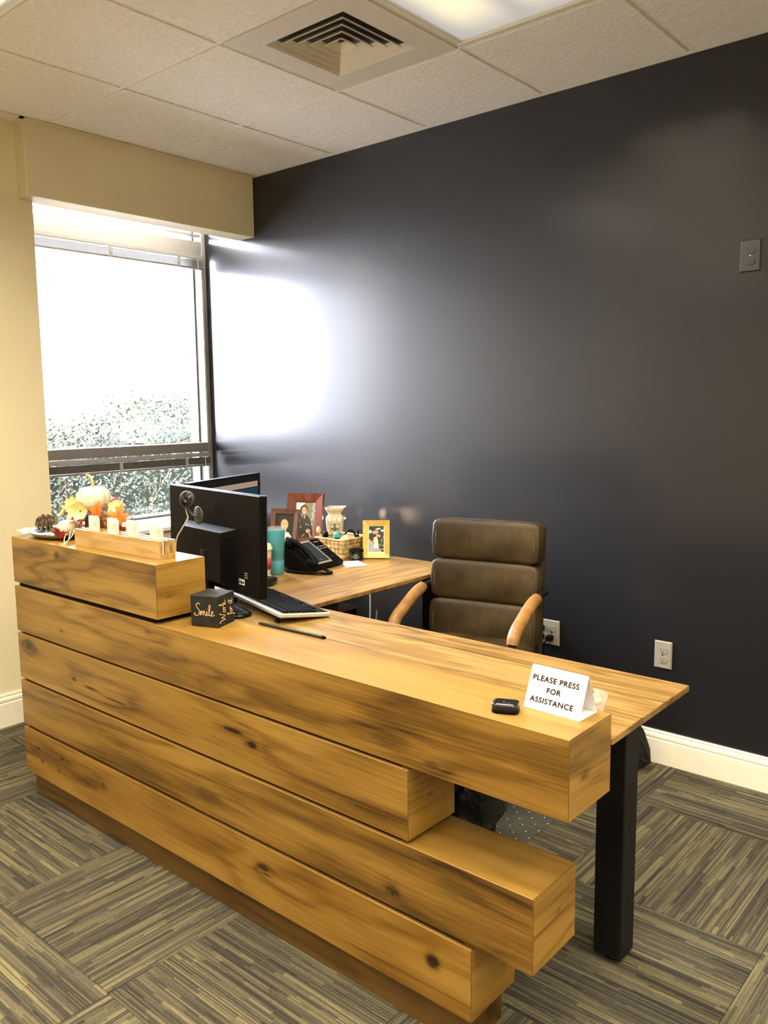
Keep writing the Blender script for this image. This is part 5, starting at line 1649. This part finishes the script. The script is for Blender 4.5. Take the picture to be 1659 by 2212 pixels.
for dx in (-0.026, 0.0, 0.026):
    m_ = MB(); m_.lathe([(0.0046, 0.0), (0.0042, 0.0012)], 14); m_.xf(Matrix.Translation((dx, -0.0462, 0.145)) @ Matrix.Rotation(R(90), 4, 'X')); m_.build('light_hole', M['hole_glow'], wm)
m_ = MB()
for (x0, x1, z0, z1) in ((-0.026, 0.026, 0.124, 0.128), (-0.026, -0.022, 0.055, 0.124), (0.022, 0.026, 0.055, 0.124)):
    m_.cbox(x0, x1, -0.0490, -0.0420, z0, z1, 0.001)
m_.build('panel_rim', M['ceramic'], wm)
m_ = MB(); m_.cbox(-0.003, 0.003, -0.0500, -0.0430, 0.075, 0.116, 0.001); m_.cbox(-0.014, 0.014, -0.0499, -0.0430, 0.096, 0.102, 0.001)
for (a, c_) in ((0, 0.118), (-0.016, 0.099), (0.016, 0.099), (0, 0.074)): m_.ell((a, -0.046, c_), (0.0045, 0.004, 0.0045), 8, 6)
m_.build('cross', M['pewter'], wm)
wl = bpy.data.lights.new('warmer_bulb', 'POINT'); wl.energy = 16.0; wl.color = (1.0, 0.62, 0.38); wl.shadow_soft_size = 0.004
wlo = bpy.data.objects.new('warmer_bulb', wl); COL.objects.link(wlo); wlo.parent = wm; wlo.location = (0, 0, 0.1425)

# ---- wicker basket with odds and ends
M['wicker'] = plain('wicker', (0.46, 0.31, 0.12), 0.6, 0.3, var=0.35, vs=28)
BX0, BX1, BY0, BY1, BH = 1.015, 1.190, -0.480, -0.305, 0.092
bk = thing('wicker_basket', 'square wicker basket holding small odds and ends', 'basket', ((BX0 + BX1) / 2, (BY0 + BY1) / 2, TT))
hb_ = 0.0875
def weave_pt(side, u, z, off):
    hw_ = hb_ - 0.010 * (1 - z / BH) + off
    u_ = u * (hw_ / hb_)
    return [(u_, -hw_, z), (hw_, u_, z), (-u_, hw_, z), (-hw_, -u_, z)][side]
nst = 7
for side in range(4):
    for r_ in range(4):
        zc = 0.013 + r_ * 0.0215
        for q in range(nst):
            u0, u1 = -hb_ + q * 2 * hb_ / nst, -hb_ + (q + 1) * 2 * hb_ / nst
            m_ = MB()
            up = (q + r_) % 2 == 0
            if up:   # horizontal splint passes outside: a bowed pad
                g0, g1 = u0 - 0.004, u1 + 0.004
                rows = []
                for i in range(5):
                    f_ = i / 4
                    o_ = 0.0045 * math.sin(PI * f_)
                    rows.append(m_.pts([weave_pt(side, g0 + (g1 - g0) * f_, zc + dz, o_ + (0.001 if abs(dz) < 0.006 else 0)) for dz in (-0.0105, -0.005, 0.005, 0.0105)]))
                for i in range(4):
                    for j in range(3):
                        m_.face([rows[i] + j, rows[i + 1] + j, rows[i + 1] + j + 1, rows[i] + j + 1], 0, True)
            else:
                rows = []
                for i in range(5):
                    f_ = i / 4
                    o_ = 0.0045 * math.sin(PI * f_)
                    rows.append(m_.pts([weave_pt(side, u0 + 0.002 + (u1 - u0 - 0.004) * g_, zc - 0.0135 + 0.027 * f_, o_ + (0.001 if 0.2 < g_ < 0.8 else 0)) for g_ in (0, 0.3, 0.7, 1)]))
                for i in range(4):
                    for j in range(3):
                        m_.face([rows[i] + j, rows[i] + j + 1, rows[i + 1] + j + 1, rows[i + 1] + j], 0, True)
            m_.build('splint', M['wicker'], bk)
m_ = MB(); q_ = hb_ - 0.014
m_.hexa([(-q_, -q_, 0.001), (q_, -q_, 0.001), (q_, q_, 0.001), (-q_, q_, 0.001), (-q_ + .004, -q_ + .004, 0.004), (q_ - .004, -q_ + .004, 0.004), (q_ - .004, q_ - .004, 0.004), (-q_ + .004, q_ - .004, 0.004)])
for side in range(4):
    a_, b_ = weave_pt(side, -hb_ + .004, 0.004, -0.0035), weave_pt(side, hb_ - .004, 0.004, -0.0035)
    c_, d_ = weave_pt(side, hb_ - .004, BH - 0.004, -0.0035), weave_pt(side, -hb_ + .004, BH - 0.004, -0.0035)
    m_.poly([a_, b_, c_, d_])
m_.build('lining', M['wicker'], bk)
m_ = MB()
for side in range(4):
    a_, b_ = weave_pt(side, -hb_ - 0.002, BH, 0.001), weave_pt(side, hb_ + 0.002, BH, 0.001)
    m_.tube([a_, Vector(a_).lerp(Vector(b_), 0.5), b_], 0.0062, 8, flat=0.8)
m_.build('rim', M['wicker'], bk)
BC = ((BX0 + BX1) / 2, (BY0 + BY1) / 2)
gb = thing('small_bottle', 'small black bottle with a teal cap in the basket', 'bottle', (BC[0] + 0.020, BC[1] - 0.055, TT + 0.0045))
m_ = MB(); m_.lathe([(0.015, 0.0), (0.016, 0.002), (0.016, 0.088), (0.013, 0.094)], 20); m_.build('body', M['black_plastic'], gb)
m_ = MB()
for q in range(5): m_.box(-0.008 + q * 0.0035, -0.006 + q * 0.0035, -0.0166, -0.0161, 0.072, 0.082 - 0.002 * (q % 2))
m_.build('label_print', M['white_plastic'], gb, kind='stuff')
M['cap_teal'] = plain('cap_teal', (0.03, 0.33, 0.30), 0.35)
m_ = MB(); m_.lathe([(0.0165, 0.0942), (0.0165, 0.108), (0.013, 0.118), (0.0, 0.121)], 20, close=False); m_.build('cap', M['cap_teal'], gb)
rg = thing('black_headset', 'black cable loop or headset curled in the basket', 'headset', (BC[0] + 0.048, BC[1] + 0.004, TT + 0.0045), R(35))
m_ = MB(); m_.tube([(0.026 * math.cos(a), 0, 0.088 + 0.034 * math.sin(a)) for a in [R(-60 + 300 * q / 24) for q in range(25)]], 0.0046, 8); m_.build('band', M['black_plastic'], rg)
m_ = MB(); m_.ell((0.034, 0.0, 0.088), (0.012, 0.010, 0.015), 12, 8); m_.tube([(0.036, 0, 0.09), (0.040, 0.002, 0.122)], 0.004, 8); m_.ell((0.0, 0.0, 0.028), (0.03, 0.014, 0.028), 12, 8); m_.build('earpiece', M['black_plastic'], rg)
nt = thing('folded_paper', 'folded pale paper poking out of the basket', 'paper', (BC[0] + 0.062, BC[1] - 0.045, TT + 0.0048), R(20))
m_ = MB(); m_.hexa([(-0.022, -0.002, 0), (0.022, -0.002, 0), (0.022, 0.002, 0), (-0.022, 0.002, 0), (-0.030, -0.010, 0.085), (0.006, -0.010, 0.112), (0.006, -0.006, 0.112), (-0.030, -0.006, 0.085)])
m_.poly([(0.022, -0.002, 0), (0.028, -0.012, 0.09), (0.006, -0.010, 0.112)])
m_.build('sheet', M['white_paper'], nt)
bs = thing('hair_brush', 'dark rounded brush end sticking up at the left of the basket', 'brush', (BC[0] - 0.055, BC[1] - 0.050, TT + 0.0048))
m_ = MB(); m_.tube([(0.0, 0, 0), (0, 0, 0.06), (-0.004, 0, 0.085)], [0.007, 0.007, 0.012], 12); m_.build('handle', M['grey_plastic'], bs)
m_ = MB(); m_.ell((-0.004, 0, 0.098), (0.016, 0.012, 0.018), 14, 8); m_.build('head', M['black_plastic'], bs)
wv = thing('wooden_spoon', 'pale wooden spoon leaning out of the basket at its left', 'spoon', (BC[0] - 0.060, BC[1] - 0.066, TT + 0.005), R(10))
M['spoon'] = plain('spoon', (0.55, 0.38, 0.18), 0.6)
m_ = MB(); m_.tube([(0.03, 0, 0.0), (0.0, 0, 0.06), (-0.018, 0, 0.102)], 0.004, 8); m_.build('handle', M['spoon'], wv)
m_ = MB(); m_.ell((-0.026, 0, 0.120), (0.013, 0.005, 0.018), 14, 8); m_.build('bowl', M['spoon'], wv)

# ---- black round tin in front of the basket, note paper
tn = thing('round_tin', 'black round tin with white print in front of the basket', 'tin', (1.231, -0.432, TT), R(40))
m_ = MB(); m_.lathe([(0.031, 0.001), (0.032, 0.003), (0.032, 0.040)], 32); m_.build('body', M['black_gloss'], tn)
m_ = MB(); m_.lathe([(0.0335, 0.0402), (0.0335, 0.050), (0.032, 0.051), (0.0, 0.051)], 32, close=False); m_.build('lid', M['black_plastic'], tn)
m_ = MB()
for (zz, a0, a1, tk_) in ((0.027, -22, 20, 0.0016), (0.020, -40, 34, 0.0009), (0.016, -32, 30, 0.0009), (0.012, -14, 14, 0.0009)):
    for q in range(int((a1 - a0) / 4)):
        if (q * 7) % 5 == 3: continue
        b0, b1 = R(-90 + a0 + q * 4), R(-90 + a0 + q * 4 + 3.2)
        m_.poly([(0.0323 * math.cos(b0), 0.0323 * math.sin(b0), zz), (0.0323 * math.cos(b1), 0.0323 * math.sin(b1), zz), (0.0323 * math.cos(b1), 0.0323 * math.sin(b1), zz + tk_), (0.0323 * math.cos(b0), 0.0323 * math.sin(b0), zz + tk_)])
m_.build('label_print', M['white_plastic'], tn, kind='stuff')
np_ = thing('note_pad', 'small white note pad lying beside the telephone', 'note pad', (1.297, -0.528, TT), R(-28))
for q in range(4):
    m_ = MB(); o_ = 0.0004 * (q % 2)
    m_.box(-0.058 + o_, 0.058 + o_, -0.046, 0.046, 0.0006 + q * 0.0014, 0.0018 + q * 0.0014); m_.build('sheet', M['white_paper'], np_)
